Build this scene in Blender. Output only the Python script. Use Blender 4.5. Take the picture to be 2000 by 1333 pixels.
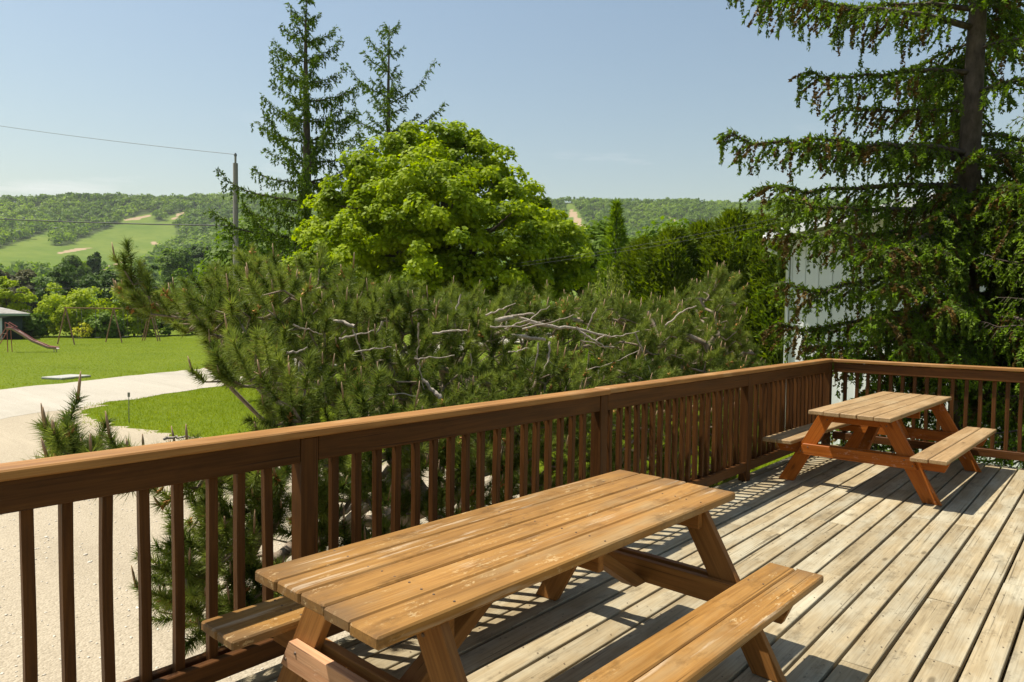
import bpy, bmesh, math, random
import numpy as np
from mathutils import Vector, Matrix

# ---------------------------------------------------------------- camera, sky, sun, exposure
for o in list(bpy.data.objects):
    bpy.data.objects.remove(o)
sc = bpy.context.scene
COL = sc.collection
RAD = math.radians
F_PX, YAW, PITCH, ROLL = 1372.18, 41.0688, 2.2676, 0.6855
CAM = np.array([2.791, 0.8264, 1.6525])
GZ = -1.35                                    # the ground below the deck

def cam_axes():
    y, p, r = RAD(YAW), RAD(PITCH), RAD(ROLL)
    F = np.array([-math.sin(y)*math.cos(p), math.cos(y)*math.cos(p), -math.sin(p)])
    R = np.array([math.cos(y), math.sin(y), 0.0]); U = np.cross(R, F)
    return R*math.cos(r)+U*math.sin(r), -R*math.sin(r)+U*math.cos(r), F
CR, CU, CF = cam_axes()

def ray(px, py):
    return CR*(px-1000)/F_PX - CU*(py-666.5)/F_PX + CF
def at(px, py, depth):                        # point at a depth along the view
    return CAM + ray(px, py)*depth
def ground(px, py, z=GZ):
    v = ray(px, py); return CAM + v*((z-CAM[2])/v[2])
def project(P):
    v = np.asarray(P)-CAM; z = v@CF
    return 1000+F_PX*(v@CR)/z, 666.5-F_PX*(v@CU)/z, z

cam_data = bpy.data.cameras.new('camera'); cam = bpy.data.objects.new('camera', cam_data); COL.objects.link(cam)
cam.matrix_world = Matrix(((CR[0], CU[0], -CF[0], CAM[0]), (CR[1], CU[1], -CF[1], CAM[1]), (CR[2], CU[2], -CF[2], CAM[2]), (0, 0, 0, 1)))
cam_data.sensor_width = 36; cam_data.lens = F_PX/2000*36; cam_data.clip_end = 6000; cam_data.clip_start = 0.05
sc.camera = cam

SUN_TO = Vector((-0.42, -0.22, 1.0)).normalized()
SUN_EL = math.asin(SUN_TO.z); SUN_AZ = math.atan2(SUN_TO.x, SUN_TO.y)
world = bpy.data.worlds.new('World'); sc.world = world; world.use_nodes = True
wt = world.node_tree; wt.nodes.clear()
sky = wt.nodes.new('ShaderNodeTexSky'); sky.sky_type = 'NISHITA'; sky.sun_disc = False
sky.sun_elevation = SUN_EL; sky.sun_rotation = SUN_AZ
sky.air_density = 1.7; sky.dust_density = 1.4; sky.ozone_density = 0.2; sky.altitude = 200
bg = wt.nodes.new('ShaderNodeBackground'); bg.inputs['Strength'].default_value = 0.078
wo = wt.nodes.new('ShaderNodeOutputWorld')
tcw = wt.nodes.new('ShaderNodeTexCoord'); mpw = wt.nodes.new('ShaderNodeMapping'); mpw.inputs['Scale'].default_value = (2.2, 2.2, 16.0); mpw.inputs['Location'].default_value = (0.444, -4.716, 3.86)
nzw = wt.nodes.new('ShaderNodeTexNoise'); nzw.inputs['Scale'].default_value = 1.6; nzw.inputs['Detail'].default_value = 6; nzw.inputs['Roughness'].default_value = 0.6
rmw = wt.nodes.new('ShaderNodeMapRange'); rmw.inputs['From Min'].default_value = 0.56; rmw.inputs['From Max'].default_value = 0.74; rmw.inputs['To Max'].default_value = 0.5
sepw = wt.nodes.new('ShaderNodeSeparateXYZ'); bnd = wt.nodes.new('ShaderNodeMapRange'); bnd.inputs['From Min'].default_value = 0.26; bnd.inputs['From Max'].default_value = 0.17
mulw = wt.nodes.new('ShaderNodeMath'); mulw.operation = 'MULTIPLY'; mxw = wt.nodes.new('ShaderNodeMix'); mxw.data_type = 'RGBA'
mxw.inputs['B'].default_value = (9.0, 8.9, 8.7, 1)
wt.links.new(tcw.outputs['Generated'], mpw.inputs[0]); wt.links.new(mpw.outputs[0], nzw.inputs['Vector']); wt.links.new(nzw.outputs['Fac'], rmw.inputs['Value'])
wt.links.new(tcw.outputs['Generated'], sepw.inputs[0]); wt.links.new(sepw.outputs['Z'], bnd.inputs['Value']); wt.links.new(rmw.outputs[0], mulw.inputs[0]); wt.links.new(bnd.outputs[0], mulw.inputs[1])
wt.links.new(mulw.outputs[0], mxw.inputs['Factor']); wt.links.new(sky.outputs[0], mxw.inputs['A'])
wt.links.new(mxw.outputs['Result'], bg.inputs['Color']); wt.links.new(bg.outputs[0], wo.inputs['Surface'])
sun_d = bpy.data.lights.new('sun', 'SUN'); sun_d.energy = 5.0; sun_d.angle = RAD(0.53); sun_d.color = (1.0, 0.94, 0.83)
sun = bpy.data.objects.new('sun', sun_d); COL.objects.link(sun)
sun.rotation_euler = SUN_TO.to_track_quat('Z', 'Y').to_euler()
sc.view_settings.view_transform = 'Standard'; sc.view_settings.look = 'None'
sc.view_settings.exposure = 0.60; sc.view_settings.gamma = 1.0; sc.view_settings.use_curve_mapping = False
sc.cycles.use_denoising = True
sc.cycles.max_bounces = 6; sc.cycles.diffuse_bounces = 3; sc.cycles.glossy_bounces = 2; sc.cycles.transmission_bounces = 3
sc.cycles.volume_bounces = 0; sc.cycles.transparent_max_bounces = 6

rng = np.random.default_rng(7)
random.seed(7)

# ---------------------------------------------------------------- helpers
def nrm(v):
    v = np.asarray(v, float); return v/np.maximum(np.linalg.norm(v, axis=-1, keepdims=True), 1e-9)

def tag(o, label=None, cat=None, group=None, kind=None):
    if label: o['label'] = label
    if cat: o['category'] = cat
    if group: o['group'] = group
    if kind: o['kind'] = kind
    return o

def link(name, me, mat=None, parent=None, matrix=None):
    o = bpy.data.objects.new(name, me); COL.objects.link(o)
    if mat is not None and me is not None and not me.materials: me.materials.append(mat)
    if parent is not None: o.parent = parent
    if matrix is not None: o.matrix_local = matrix
    return o

def empty(name, loc=(0, 0, 0), rz=0.0):
    o = bpy.data.objects.new(name, None); COL.objects.link(o)
    o.location = loc; o.rotation_euler = (0, 0, rz); o.empty_display_size = 0.2
    return o

def np_mesh(name, V, F):
    V = np.ascontiguousarray(V, np.float32); F = np.ascontiguousarray(F, np.int32)
    me = bpy.data.meshes.new(name); n, k = F.shape
    me.vertices.add(len(V)); me.vertices.foreach_set('co', V.ravel())
    me.loops.add(n*k); me.loops.foreach_set('vertex_index', F.ravel())
    me.polygons.add(n); me.polygons.foreach_set('loop_start', np.arange(n, dtype=np.int32)*k)
    me.update(calc_edges=True); me.validate()
    return me

class Acc:                                    # collects vertex / face blocks with one face size
    def __init__(s): s.V = []; s.F = []; s.n = 0
    def add(s, V, F):
        s.V.append(np.asarray(V, float)); s.F.append(np.asarray(F, int)+s.n); s.n += len(V)
    def mesh(s, name): return np_mesh(name, np.concatenate(s.V), np.concatenate(s.F))

def smooth(me):
    me.polygons.foreach_set('use_smooth', np.ones(len(me.polygons), dtype=bool)); return me

def tube(acc, pts, rad, sides=6, cap=True):
    pts = np.asarray(pts, float); n = len(pts); rad = np.broadcast_to(np.asarray(rad, float), (n,))
    T = np.gradient(pts, axis=0); T = nrm(T)
    ref = np.array([0.0, 0, 1]) if abs(T[0][2]) < 0.9 else np.array([1.0, 0, 0])
    A = nrm(np.cross(T, ref)); B = np.cross(T, A)
    a = np.linspace(0, 2*math.pi, sides, endpoint=False)
    V = pts[:, None, :] + rad[:, None, None]*(np.cos(a)[None, :, None]*A[:, None, :]+np.sin(a)[None, :, None]*B[:, None, :])
    V = V.reshape(-1, 3)
    i = np.arange(n-1)[:, None]*sides; j = np.arange(sides)[None, :]; j2 = (j+1) % sides
    F = np.stack([i+j, i+j2, i+sides+j2, i+sides+j], -1).reshape(-1, 4)
    if cap and sides == 4:
        F = np.concatenate([F, [[3, 2, 1, 0]], [[(n-1)*sides+q for q in range(4)]]])
    acc.add(V, F)

def blades_tri(P, D, L, W, seed=0):
    r = np.random.default_rng(seed); n = len(P)
    S = nrm(np.cross(D, r.normal(size=(n, 3))))*(np.broadcast_to(W, (n,))[:, None]*0.5)
    V = np.stack([P-S, P+S, P+D*np.broadcast_to(L, (n,))[:, None]], 1).reshape(-1, 3)
    return V, np.arange(3*n).reshape(-1, 3)

def leaves_quad(P, D, N, L, W, seed=0):       # diamond leaf, D along the leaf, N its face normal
    n = len(P); S = nrm(np.cross(D, N)); L = np.broadcast_to(L, (n,))[:, None]; W = np.broadcast_to(W, (n,))[:, None]
    M = P+D*L*0.45
    V = np.stack([P, M+S*W*0.5-N*W*0.10, P+D*L-N*L*0.12, M-S*W*0.5-N*W*0.10], 1).reshape(-1, 3)
    return V, np.arange(4*n).reshape(-1, 4)

_box = {}
def box_mesh(l, w, t, bev=0.004):
    k = (round(l, 4), round(w, 4), round(t, 4), bev)
    if k in _box: return _box[k]
    bm = bmesh.new(); bmesh.ops.create_cube(bm, size=1.0)
    bmesh.ops.scale(bm, vec=(l, w, t), verts=bm.verts)
    if bev: bmesh.ops.bevel(bm, geom=bm.edges[:], offset=bev, segments=1, affect='EDGES')
    me = bpy.data.meshes.new('bar'); bm.to_mesh(me); bm.free(); _box[k] = me
    return me

def bar(name, c, dims, mat, parent=None, x=(1, 0, 0), z=(0, 0, 1), bev=0.004, own=False):
    """a board: dims = length, width, thickness; x = its length axis, z = its thickness axis"""
    X = Vector(x).normalized(); Z = Vector(z); Z = (Z-X*Z.dot(X)).normalized(); Y = Z.cross(X)
    me = box_mesh(*dims, bev)
    if me.materials and me.materials[0] is not mat:
        k = (me.name, mat.name)
        if k not in _box:
            me2 = me.copy(); me2.materials.clear(); me2.materials.append(mat); _box[k] = me2
        me = _box[k]
    M = Matrix(((X.x, Y.x, Z.x, c[0]), (X.y, Y.y, Z.y, c[1]), (X.z, Y.z, Z.z, c[2]), (0, 0, 0, 1)))
    return link(name, me, mat, parent, M)

_bal = {}
def baluster_mesh(l, k, mat):
    if (l, k) in _bal: return _bal[(l, k)]
    r = random.Random(900+k); n = 7; hw = 0.0188
    a1, a2 = r.uniform(-0.006, 0.006), r.uniform(-0.004, 0.004); p1, p2 = r.uniform(0.7, 1.6), r.uniform(0.6, 1.4); ph = r.uniform(0, 3); tw = r.uniform(-0.12, 0.12)
    V, F = [], []
    for i in range(n+1):
        t = i/n; cx = a1*math.sin(math.pi*p1*t+ph)*math.sin(math.pi*t); cy = a2*math.sin(math.pi*p2*t+ph*2)*math.sin(math.pi*t)
        for sx, sy in ((-1, -0.86), (-0.86, -1), (0.86, -1), (1, -0.86), (1, 0.86), (0.86, 1), (-0.86, 1), (-1, 0.86)):
            x_, y_ = sx*hw, sy*hw; c_, s_ = math.cos(tw*t), math.sin(tw*t); V.append((l*(t-0.5), cx+x_*c_-y_*s_, cy+x_*s_+y_*c_))
    for i in range(n):
        for j in range(8): F.append([i*8+j, i*8+(j+1) % 8, (i+1)*8+(j+1) % 8, (i+1)*8+j])
    bm = bmesh.new(); vs = [bm.verts.new(v) for v in V]
    for f in F: bm.faces.new([vs[i] for i in f])
    bm.faces.new(vs[:8]); bm.faces.new(vs[-8:]); bmesh.ops.recalc_face_normals(bm, faces=bm.faces)
    me = bpy.data.meshes.new('baluster'); bm.to_mesh(me); bm.free(); me.materials.append(mat); _bal[(l, k)] = me; return me

def prism(name, quad_a, quad_b, axis, mat, parent=None, bev=0.003):
    """a board with slanted cuts: two matching four-point ends, given in the parent's space"""
    P = np.array(list(quad_a)+list(quad_b), float); c = P.mean(0)
    X = Vector(axis).normalized(); Z = Vector(np.array(quad_a[0])-np.array(quad_a[1])); Z = (Z-X*Z.dot(X)).normalized(); Y = Z.cross(X)
    R = np.array([[X.x, Y.x, Z.x], [X.y, Y.y, Z.y], [X.z, Y.z, Z.z]])
    Q = (P-c)@R
    bm = bmesh.new(); vs = [bm.verts.new(q) for q in Q]
    for f in ((0, 1, 2, 3), (7, 6, 5, 4), (0, 4, 5, 1), (1, 5, 6, 2), (2, 6, 7, 3), (3, 7, 4, 0)):
        bm.faces.new([vs[i] for i in f])
    bmesh.ops.recalc_face_normals(bm, faces=bm.faces)
    if bev: bmesh.ops.bevel(bm, geom=bm.edges[:], offset=bev, segments=1, affect='EDGES')
    me = bpy.data.meshes.new(name); bm.to_mesh(me); bm.free()
    M = Matrix(((X.x, Y.x, Z.x, c[0]), (X.y, Y.y, Z.y, c[1]), (X.z, Y.z, Z.z, c[2]), (0, 0, 0, 1)))
    return link(name, me, mat, parent, M)

# ---------------------------------------------------------------- materials
class NT:
    def __init__(s, name):
        s.m = bpy.data.materials.new(name); s.m.use_nodes = True; s.t = s.m.node_tree; s.t.nodes.clear()
        s.out = s.n('ShaderNodeOutputMaterial')
    def n(s, typ, **kw):
        nd = s.t.nodes.new(typ)
        for k, v in kw.items(): setattr(nd, k, v)
        return nd
    def l(s, a, b): s.t.links.new(a, b)
    def noise(s, vec, scale, detail=4, rough=0.55, dist=0.0, dims='3D'):
        nd = s.n('ShaderNodeTexNoise', noise_dimensions=dims); nd.inputs['Scale'].default_value = scale; nd.inputs['Detail'].default_value = detail
        nd.inputs['Roughness'].default_value = rough; nd.inputs['Distortion'].default_value = dist
        if vec is not None: s.l(vec, nd.inputs['Vector'])
        return nd.outputs['Fac']
    def scale(s, vec, v):
        nd = s.n('ShaderNodeVectorMath', operation='MULTIPLY'); s.l(vec, nd.inputs[0]); nd.inputs[1].default_value = v; return nd.outputs[0]
    def ramp(s, fac, a, b, lo=0.0, hi=1.0):
        nd = s.n('ShaderNodeMapRange'); nd.inputs['From Min'].default_value = a; nd.inputs['From Max'].default_value = b
        nd.inputs['To Min'].default_value = lo; nd.inputs['To Max'].default_value = hi; s.l(fac, nd.inputs['Value']); return nd.outputs[0]
    def mix(s, fac, a, b, mode='MIX'):
        nd = s.n('ShaderNodeMix', data_type='RGBA', blend_type=mode)
        for sock, v in ((nd.inputs['Factor'], fac), (nd.inputs['A'], a), (nd.inputs['B'], b)):
            if isinstance(v, (int, float)): sock.default_value = v
            elif isinstance(v, tuple): sock.default_value = (*v, 1.0)
            else: s.l(v, sock)
        return nd.outputs['Result']
    def math(s, op, a, b=None):
        nd = s.n('ShaderNodeMath', operation=op)
        for i, v in enumerate((a, b)):
            if v is None: continue
            if isinstance(v, (int, float)): nd.inputs[i].default_value = v
            else: s.l(v, nd.inputs[i])
        return nd.outputs[0]
    def bump(s, h, strength=0.3, dist=0.01):
        nd = s.n('ShaderNodeBump'); nd.inputs['Strength'].default_value = strength; nd.inputs['Distance'].default_value = dist; s.l(h, nd.inputs['Height']); return nd.outputs[0]
    def principled(s, col, rough=0.7, normal=None, metal=0.0, spec=0.5):
        p = s.n('ShaderNodeBsdfPrincipled')
        if isinstance(col, tuple): p.inputs['Base Color'].default_value = (*col, 1)
        else: s.l(col, p.inputs['Base Color'])
        if isinstance(rough, (int, float)): p.inputs['Roughness'].default_value = rough
        else: s.l(rough, p.inputs['Roughness'])
        p.inputs['Metallic'].default_value = metal; p.inputs['Specular IOR Level'].default_value = spec
        if normal is not None: s.l(normal, p.inputs['Normal'])
        s.l(p.outputs[0], s.out.inputs['Surface']); return p

def wood(name, light, dark, grey=None, grey_amt=0.0, chips=0.0, chip_col=(0.72, 0.56, 0.34), rough=0.62, spots=0.0, var=0.35, knots=0.75, grime=0.0, streak=0.0, ring=0.18, crackw=0.7, end=0.0):
    s = NT(name)
    tc = s.n('ShaderNodeTexCoord'); oi = s.n('ShaderNodeObjectInfo')
    cb = s.n('ShaderNodeCombineXYZ')
    for i, k in enumerate((37.3, 91.7, 53.9)): s.l(s.math('MULTIPLY', oi.outputs['Random'], k), cb.inputs[i])
    ad = s.n('ShaderNodeVectorMath', operation='ADD'); s.l(tc.outputs['Object'], ad.inputs[0]); s.l(cb.outputs[0], ad.inputs[1]); v = ad.outputs[0]
    band = s.noise(s.scale(v, (0.55, 11, 11)), 1.0, 3, 0.5, 0.6)
    rings = s.math('SINE', s.math('MULTIPLY', band, 46.0)); rings = s.ramp(rings, -1, 1)
    fibre = s.noise(s.scale(v, (2.2, 120, 120)), 1.0, 3, 0.65)
    grain = s.noise(s.scale(v, (0.9, 22, 22)), 1.0, 6, 0.62, 0.3)
    f = s.math('ADD', s.math('MULTIPLY', rings, ring), s.math('MULTIPLY', grain, 0.80))
    f = s.ramp(f, 0.25, 0.85)
    col = s.mix(f, dark, light)
    blot = s.noise(s.scale(v, (1.6, 4.5, 4.5)), 1.0, 4, 0.6)
    if grey is not None:
        g = s.ramp(blot, 0.62-0.3*grey_amt, 0.78-0.2*grey_amt); col = s.mix(s.math('MULTIPLY', g, 0.85), col, grey)
    # board to board and blotchy tone
    vb = s.ramp(oi.outputs['Random'], 0, 1, 1-var*0.5, 1+var*0.5)
    tone = s.math('MULTIPLY', vb, s.ramp(s.noise(s.scale(v, (2.3, 7, 7)), 1.0, 3), 0.25, 0.75, 0.84, 1.16))
    hs = s.n('ShaderNodeHueSaturation'); s.l(col, hs.inputs['Color']); s.l(tone, hs.inputs['Value']); col = hs.outputs[0]
    fib_dark = s.ramp(fibre, 0.30, 0.55, 0.80, 1.05)
    mm = s.n('ShaderNodeVectorMath', operation='SCALE'); s.l(col, mm.inputs[0]); s.l(fib_dark, mm.inputs['Scale']); col = mm.outputs[0]
    # drying cracks along the grain
    cr = s.noise(s.scale(v, (0.8, 60, 60)), 1.0, 2, 0.5, 0.2); crack = s.ramp(cr, 0.33, 0.29)
    col = s.mix(s.math('MULTIPLY', crack, crackw), col, tuple(c*0.30 for c in dark))
    # knots
    vo = s.n('ShaderNodeTexVoronoi'); vo.inputs['Scale'].default_value = 1.0; s.l(s.scale(v, (2.6, 7.5, 7.5)), vo.inputs['Vector'])
    sepc = s.n('ShaderNodeSeparateColor'); s.l(vo.outputs['Color'], sepc.inputs[0])
    kn = s.math('MULTIPLY', s.ramp(vo.outputs['Distance'], 0.15, 0.07), s.math('GREATER_THAN', sepc.outputs[0], knots))
    col = s.mix(s.math('MULTIPLY', kn, 0.72), col, tuple(c*0.42 for c in dark))
    if grime:
        gm = s.ramp(s.noise(s.scale(v, (4.5, 9, 9)), 1.0, 6, 0.72), 0.54, 0.68); col = s.mix(s.math('MULTIPLY', gm, grime), col, tuple(c*0.34 for c in dark))
    if end:                                    # boards go grey and dark where rain gets into their ends
        sx_ = s.n('ShaderNodeSeparateXYZ'); s.l(tc.outputs['Object'], sx_.inputs[0])
        e_ = s.math('ADD', s.math('ABSOLUTE', sx_.outputs[0]), s.ramp(blot, 0.3, 0.7, -0.22, 0.22)); e_ = s.ramp(e_, end-0.16, end+0.10)
        col = s.mix(s.math('MULTIPLY', e_, 0.70), col, tuple(0.5*c+0.02 for c in dark))
    if spots:
        sp = s.ramp(s.noise(s.scale(v, (22, 34, 34)), 1.0, 2), 0.685, 0.73); col = s.mix(s.math('MULTIPLY', sp, spots), col, (0.065, 0.05, 0.032))
    hsum = s.math('ADD', s.math('MULTIPLY', fibre, 0.5), s.math('ADD', s.math('MULTIPLY', grain, 0.5), s.math('MULTIPLY', crack, -0.9)))
    if chips:
        c1 = s.ramp(s.noise(s.scale(v, (16, 34, 34)), 1.0, 5, 0.75), 0.575, 0.62)
        c2 = s.ramp(s.noise(s.scale(v, (2.2, 5, 5)), 1.0, 3), 0.50, 0.60)
        cm = s.math('MULTIPLY', c1, c2)
        col = s.mix(s.math('MULTIPLY', cm, chips), col, chip_col)
        if streak:
            st = s.math('MULTIPLY', s.ramp(s.noise(s.scale(v, (2.2, 34, 34)), 1.0, 4, 0.7), 0.54, 0.61), s.ramp(s.noise(s.scale(v, (0.9, 7, 7)), 1.0, 2), 0.58, 0.64))
            col = s.mix(s.math('MULTIPLY', st, streak), col, (0.58, 0.47, 0.33))
        hsum = s.math('ADD', hsum, s.math('MULTIPLY', cm, -0.5))
    s.principled(col, s.ramp(grain, 0.2, 0.8, rough-0.1, rough+0.12), s.bump(hsum, 0.35, 0.004), spec=0.16)
    return s.m

FOL = (0.90, 1.00, 0.70)
def foliage(name, a, b, trans=0.30, noise_scale=1.5, c=None, c_amt=0.0, rough=0.55, trans_col=None, spread=0.3, attr=None):
    a = tuple(q*k_ for q, k_ in zip(a, FOL)); b = tuple(q*k_ for q, k_ in zip(b, FOL)); trans *= 0.95
    s = NT(name)
    g = s.n('ShaderNodeNewGeometry'); tc = s.n('ShaderNodeTexCoord')
    nz = s.noise(tc.outputs['Object'], noise_scale, 3)
    f = s.math('ADD', s.math('MULTIPLY', g.outputs['Random Per Island'], 0.55), s.ramp(nz, 0.5-spread/2, 0.5+spread/2, 0.0, 0.5))
    if attr:
        an = s.n('ShaderNodeAttribute', attribute_name=attr); f = s.math('ADD', s.math('MULTIPLY', f, 0.55), s.math('MULTIPLY', an.outputs['Fac'], 0.55))
    col = s.mix(f, a, b)
    if c is not None:
        r2 = s.math('FRACT', s.math('MULTIPLY', g.outputs['Random Per Island'], 17.31)); col = s.mix(s.math('LESS_THAN', r2, c_amt), col, c)
    d = s.n('ShaderNodeBsdfPrincipled'); s.l(col, d.inputs['Base Color']); d.inputs['Roughness'].default_value = rough; d.inputs['Specular IOR Level'].default_value = 0.12
    t = s.n('ShaderNodeBsdfTranslucent')
    hs = s.n('ShaderNodeHueSaturation'); hs.inputs['Value'].default_value = 1.5; hs.inputs['Saturation'].default_value = 1.1; s.l(col, hs.inputs['Color']); s.l(hs.outputs[0], t.inputs['Color'])
    mx = s.n('ShaderNodeMixShader'); mx.inputs[0].default_value = trans; s.l(d.outputs[0], mx.inputs[1]); s.l(t.outputs[0], mx.inputs[2])
    s.l(mx.outputs[0], s.out.inputs['Surface'])
    return s.m

def bark(name, a, b, scale=(14, 14, 3)):
    s = NT(name); tc = s.n('ShaderNodeTexCoord'); v = s.scale(tc.outputs['Object'], scale)
    n1 = s.noise(v, 1.0, 6, 0.65); col = s.mix(s.ramp(n1, 0.3, 0.7), a, b)
    s.principled(col, 0.9, s.bump(n1, 0.7, 0.03), spec=0.1); return s.m

def plain(name, col, rough=0.6, var=0.12, scale=6.0, metal=0.0, bump=0.1):
    s = NT(name); tc = s.n('ShaderNodeTexCoord'); n1 = s.noise(tc.outputs['Object'], scale, 5, 0.6)
    lo = tuple(c*(1-var) for c in col); hi = tuple(min(1, c*(1+var)) for c in col)
    s.principled(s.mix(s.ramp(n1, 0.3, 0.7), lo, hi), rough, s.bump(n1, bump, 0.01), metal); return s.m

M = {}
M['deck'] = wood('weathered_deck_boards', (0.42, 0.345, 0.215), (0.245, 0.185, 0.102), grey=(0.385, 0.345, 0.245), grey_amt=0.6, rough=0.75, spots=0.45, var=0.26, knots=0.64, grime=0.50, ring=0.12)
M['joist'] = wood('old_joists', (0.22, 0.16, 0.09), (0.12, 0.085, 0.05), rough=0.8)
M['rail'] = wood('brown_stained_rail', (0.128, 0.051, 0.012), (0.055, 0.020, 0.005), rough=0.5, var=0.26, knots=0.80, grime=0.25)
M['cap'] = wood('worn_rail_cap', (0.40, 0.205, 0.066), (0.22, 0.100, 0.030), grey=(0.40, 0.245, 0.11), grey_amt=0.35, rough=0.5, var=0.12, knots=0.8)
M['table'] = wood('golden_table_boards', (0.375, 0.200, 0.056), (0.230, 0.110, 0.027), grey=(0.30, 0.200, 0.090), grey_amt=0.35, chips=0.50, chip_col=(0.62, 0.46, 0.24), rough=0.44, var=0.26, knots=0.80, grime=0.55, streak=0.40, end=1.118)
M['table_leg'] = wood('golden_table_legs', (0.34, 0.160, 0.044), (0.195, 0.080, 0.020), rough=0.52, var=0.18, knots=0.72)
M['table_pink'] = wood('pinkish_brace_board', (0.56, 0.33, 0.18), (0.40, 0.20, 0.10), rough=0.6, var=0.1, knots=0.72, chips=0.3, chip_col=(0.7, 0.55, 0.42))
M['far_top'] = wood('faded_tan_boards', (0.365, 0.245, 0.125), (0.25, 0.155, 0.070), grey=(0.37, 0.27, 0.15), grey_amt=0.4, rough=0.55, var=0.12, knots=0.84, chips=0.25)
M['far_leg'] = wood('orange_stained_legs', (0.42, 0.128, 0.018), (0.25, 0.064, 0.008), rough=0.42, var=0.14, knots=0.85, chips=0.3, chip_col=(0.62, 0.46, 0.36))
M['bolt'] = plain('dull_rusty_bolt', (0.13, 0.085, 0.055), 0.6, metal=0.3)
M['needle'] = foliage('pine_needles', (0.040, 0.068, 0.014), (0.290, 0.310, 0.085), 0.30, 2.4, c=(0.20, 0.13, 0.045), c_amt=0.02, rough=0.45, attr='shoot_tone')
M['candle'] = plain('pine_candles', (0.42, 0.27, 0.15), 0.7)
M['cone'] = plain('orange_pollen_cones', (0.46, 0.20, 0.05), 0.7, var=0.4, scale=40)
M['pine_bark'] = bark('pine_bark', (0.16, 0.115, 0.08), (0.36, 0.29, 0.22), (18, 18, 10))
M['dead_wood'] = bark('pale_dead_wood', (0.26, 0.21, 0.16), (0.52, 0.45, 0.37), (20, 20, 12))
M['spruce'] = foliage('spruce_foliage', (0.038, 0.068, 0.014), (0.150, 0.190, 0.028), 0.30, 0.6)
M['spruce_far'] = foliage('far_spruce_foliage', (0.032, 0.062, 0.010), (0.135, 0.180, 0.020), 0.30, 0.5)
M['spruce_tip'] = foliage('fresh_spruce_tips', (0.115, 0.185, 0.018), (0.215, 0.285, 0.030), 0.35, 0.8)
M['spruce_brown'] = foliage('brown_spruce_cones', (0.075, 0.045, 0.016), (0.165, 0.092, 0.028), 0.10, 2.0)
M['spruce_bark'] = bark('spruce_bark', (0.045, 0.034, 0.028), (0.135, 0.105, 0.085), (10, 10, 4))
M['maple'] = foliage('maple_leaves', (0.105, 0.160, 0.006), (0.390, 0.430, 0.014), 0.45, 0.9, spread=0.22)
M['maple_bark'] = bark('maple_bark', (0.07, 0.055, 0.04), (0.16, 0.13, 0.10))
M['cedar'] = foliage('cedar_foliage', (0.050, 0.082, 0.010), (0.185, 0.215, 0.022), 0.32, 0.9, spread=0.2)
M['larch'] = foliage('light_green_conifer', (0.110, 0.165, 0.018), (0.22, 0.28, 0.03), 0.4, 0.8)
M['willow'] = foliage('pale_yellow_twigs', (0.19, 0.21, 0.055), (0.33, 0.33, 0.10), 0.35, 1.2)
M['bush_y'] = foliage('yellow_green_leaves', (0.220, 0.270, 0.010), (0.430, 0.450, 0.016), 0.45, 0.25)
M['bush_g'] = foliage('mid_green_leaves', (0.080, 0.130, 0.016), (0.180, 0.240, 0.030), 0.36, 0.25)
M['bush_d'] = foliage('dark_green_leaves', (0.045, 0.080, 0.016), (0.105, 0.155, 0.028), 0.34, 0.25)
M['bush_b'] = foliage('brownish_twigs', (0.085, 0.075, 0.045), (0.15, 0.135, 0.075), 0.25, 0.25)
M['flower'] = foliage('yellow_flowers', (0.42, 0.38, 0.02), (0.62, 0.54, 0.03), 0.3, 0.8)
M['forest'] = foliage('hillside_leaves', (0.090, 0.150, 0.024), (0.270, 0.335, 0.055), 0.42, 0.012, c=(0.045, 0.080, 0.026), c_amt=0.06, spread=0.22)
M['forest_wood'] = bark('forest_bark', (0.07, 0.06, 0.05), (0.15, 0.13, 0.11))
M['grass_blade'] = foliage('grass_blades', (0.180, 0.225, 0.006), (0.330, 0.345, 0.014), 0.38, 0.4)
M['rust'] = plain('rusty_brown_pipe', (0.26, 0.13, 0.075), 0.7, var=0.3)
M['chain'] = plain('dark_chain', (0.06, 0.055, 0.05), 0.6)
M['red_slide'] = plain('faded_red_paint', (0.34, 0.10, 0.08), 0.6, var=0.2)
M['steel'] = plain('dull_steel_chute', (0.34, 0.26, 0.21), 0.45, var=0.2)
M['pole'] = bark('grey_pole', (0.22, 0.20, 0.18), (0.36, 0.34, 0.31), (12, 12, 1.0))
M['wire'] = plain('black_wire', (0.02, 0.02, 0.022), 0.6)
M['wire_grey'] = plain('grey_wire', (0.16, 0.17, 0.18), 0.6)
M['white_wall'] = plain('white_siding', (0.78, 0.79, 0.80), 0.7, var=0.04, scale=2.0)
M['white_trim'] = plain('white_trim', (0.80, 0.81, 0.82), 0.5, var=0.03)
M['roof'] = plain('grey_shingles', (0.26, 0.25, 0.24), 0.85, var=0.25, scale=14)
M['shed_roof'] = plain('pale_grey_roof', (0.27, 0.25, 0.215), 0.85, var=0.3, scale=3)
M['shed_wall'] = plain('dark_green_boards', (0.018, 0.032, 0.024), 0.7, var=0.2)
M['shed_trim'] = plain('blue_grey_fascia', (0.30, 0.38, 0.38), 0.6)
M['concrete'] = plain('pale_concrete', (0.36, 0.35, 0.31), 0.85, var=0.15, scale=5)
M['brick'] = plain('red_brick', (0.24, 0.09, 0.05), 0.85, var=0.2, scale=12)
M['glass'] = plain('dark_glass', (0.03, 0.035, 0.04), 0.08, var=0.05)
M['stake'] = plain('grey_stake', (0.16, 0.17, 0.13), 0.8)
M['cobble'] = plain('loose_stone', (0.60, 0.54, 0.44), 0.9, var=0.25, scale=30)

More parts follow.
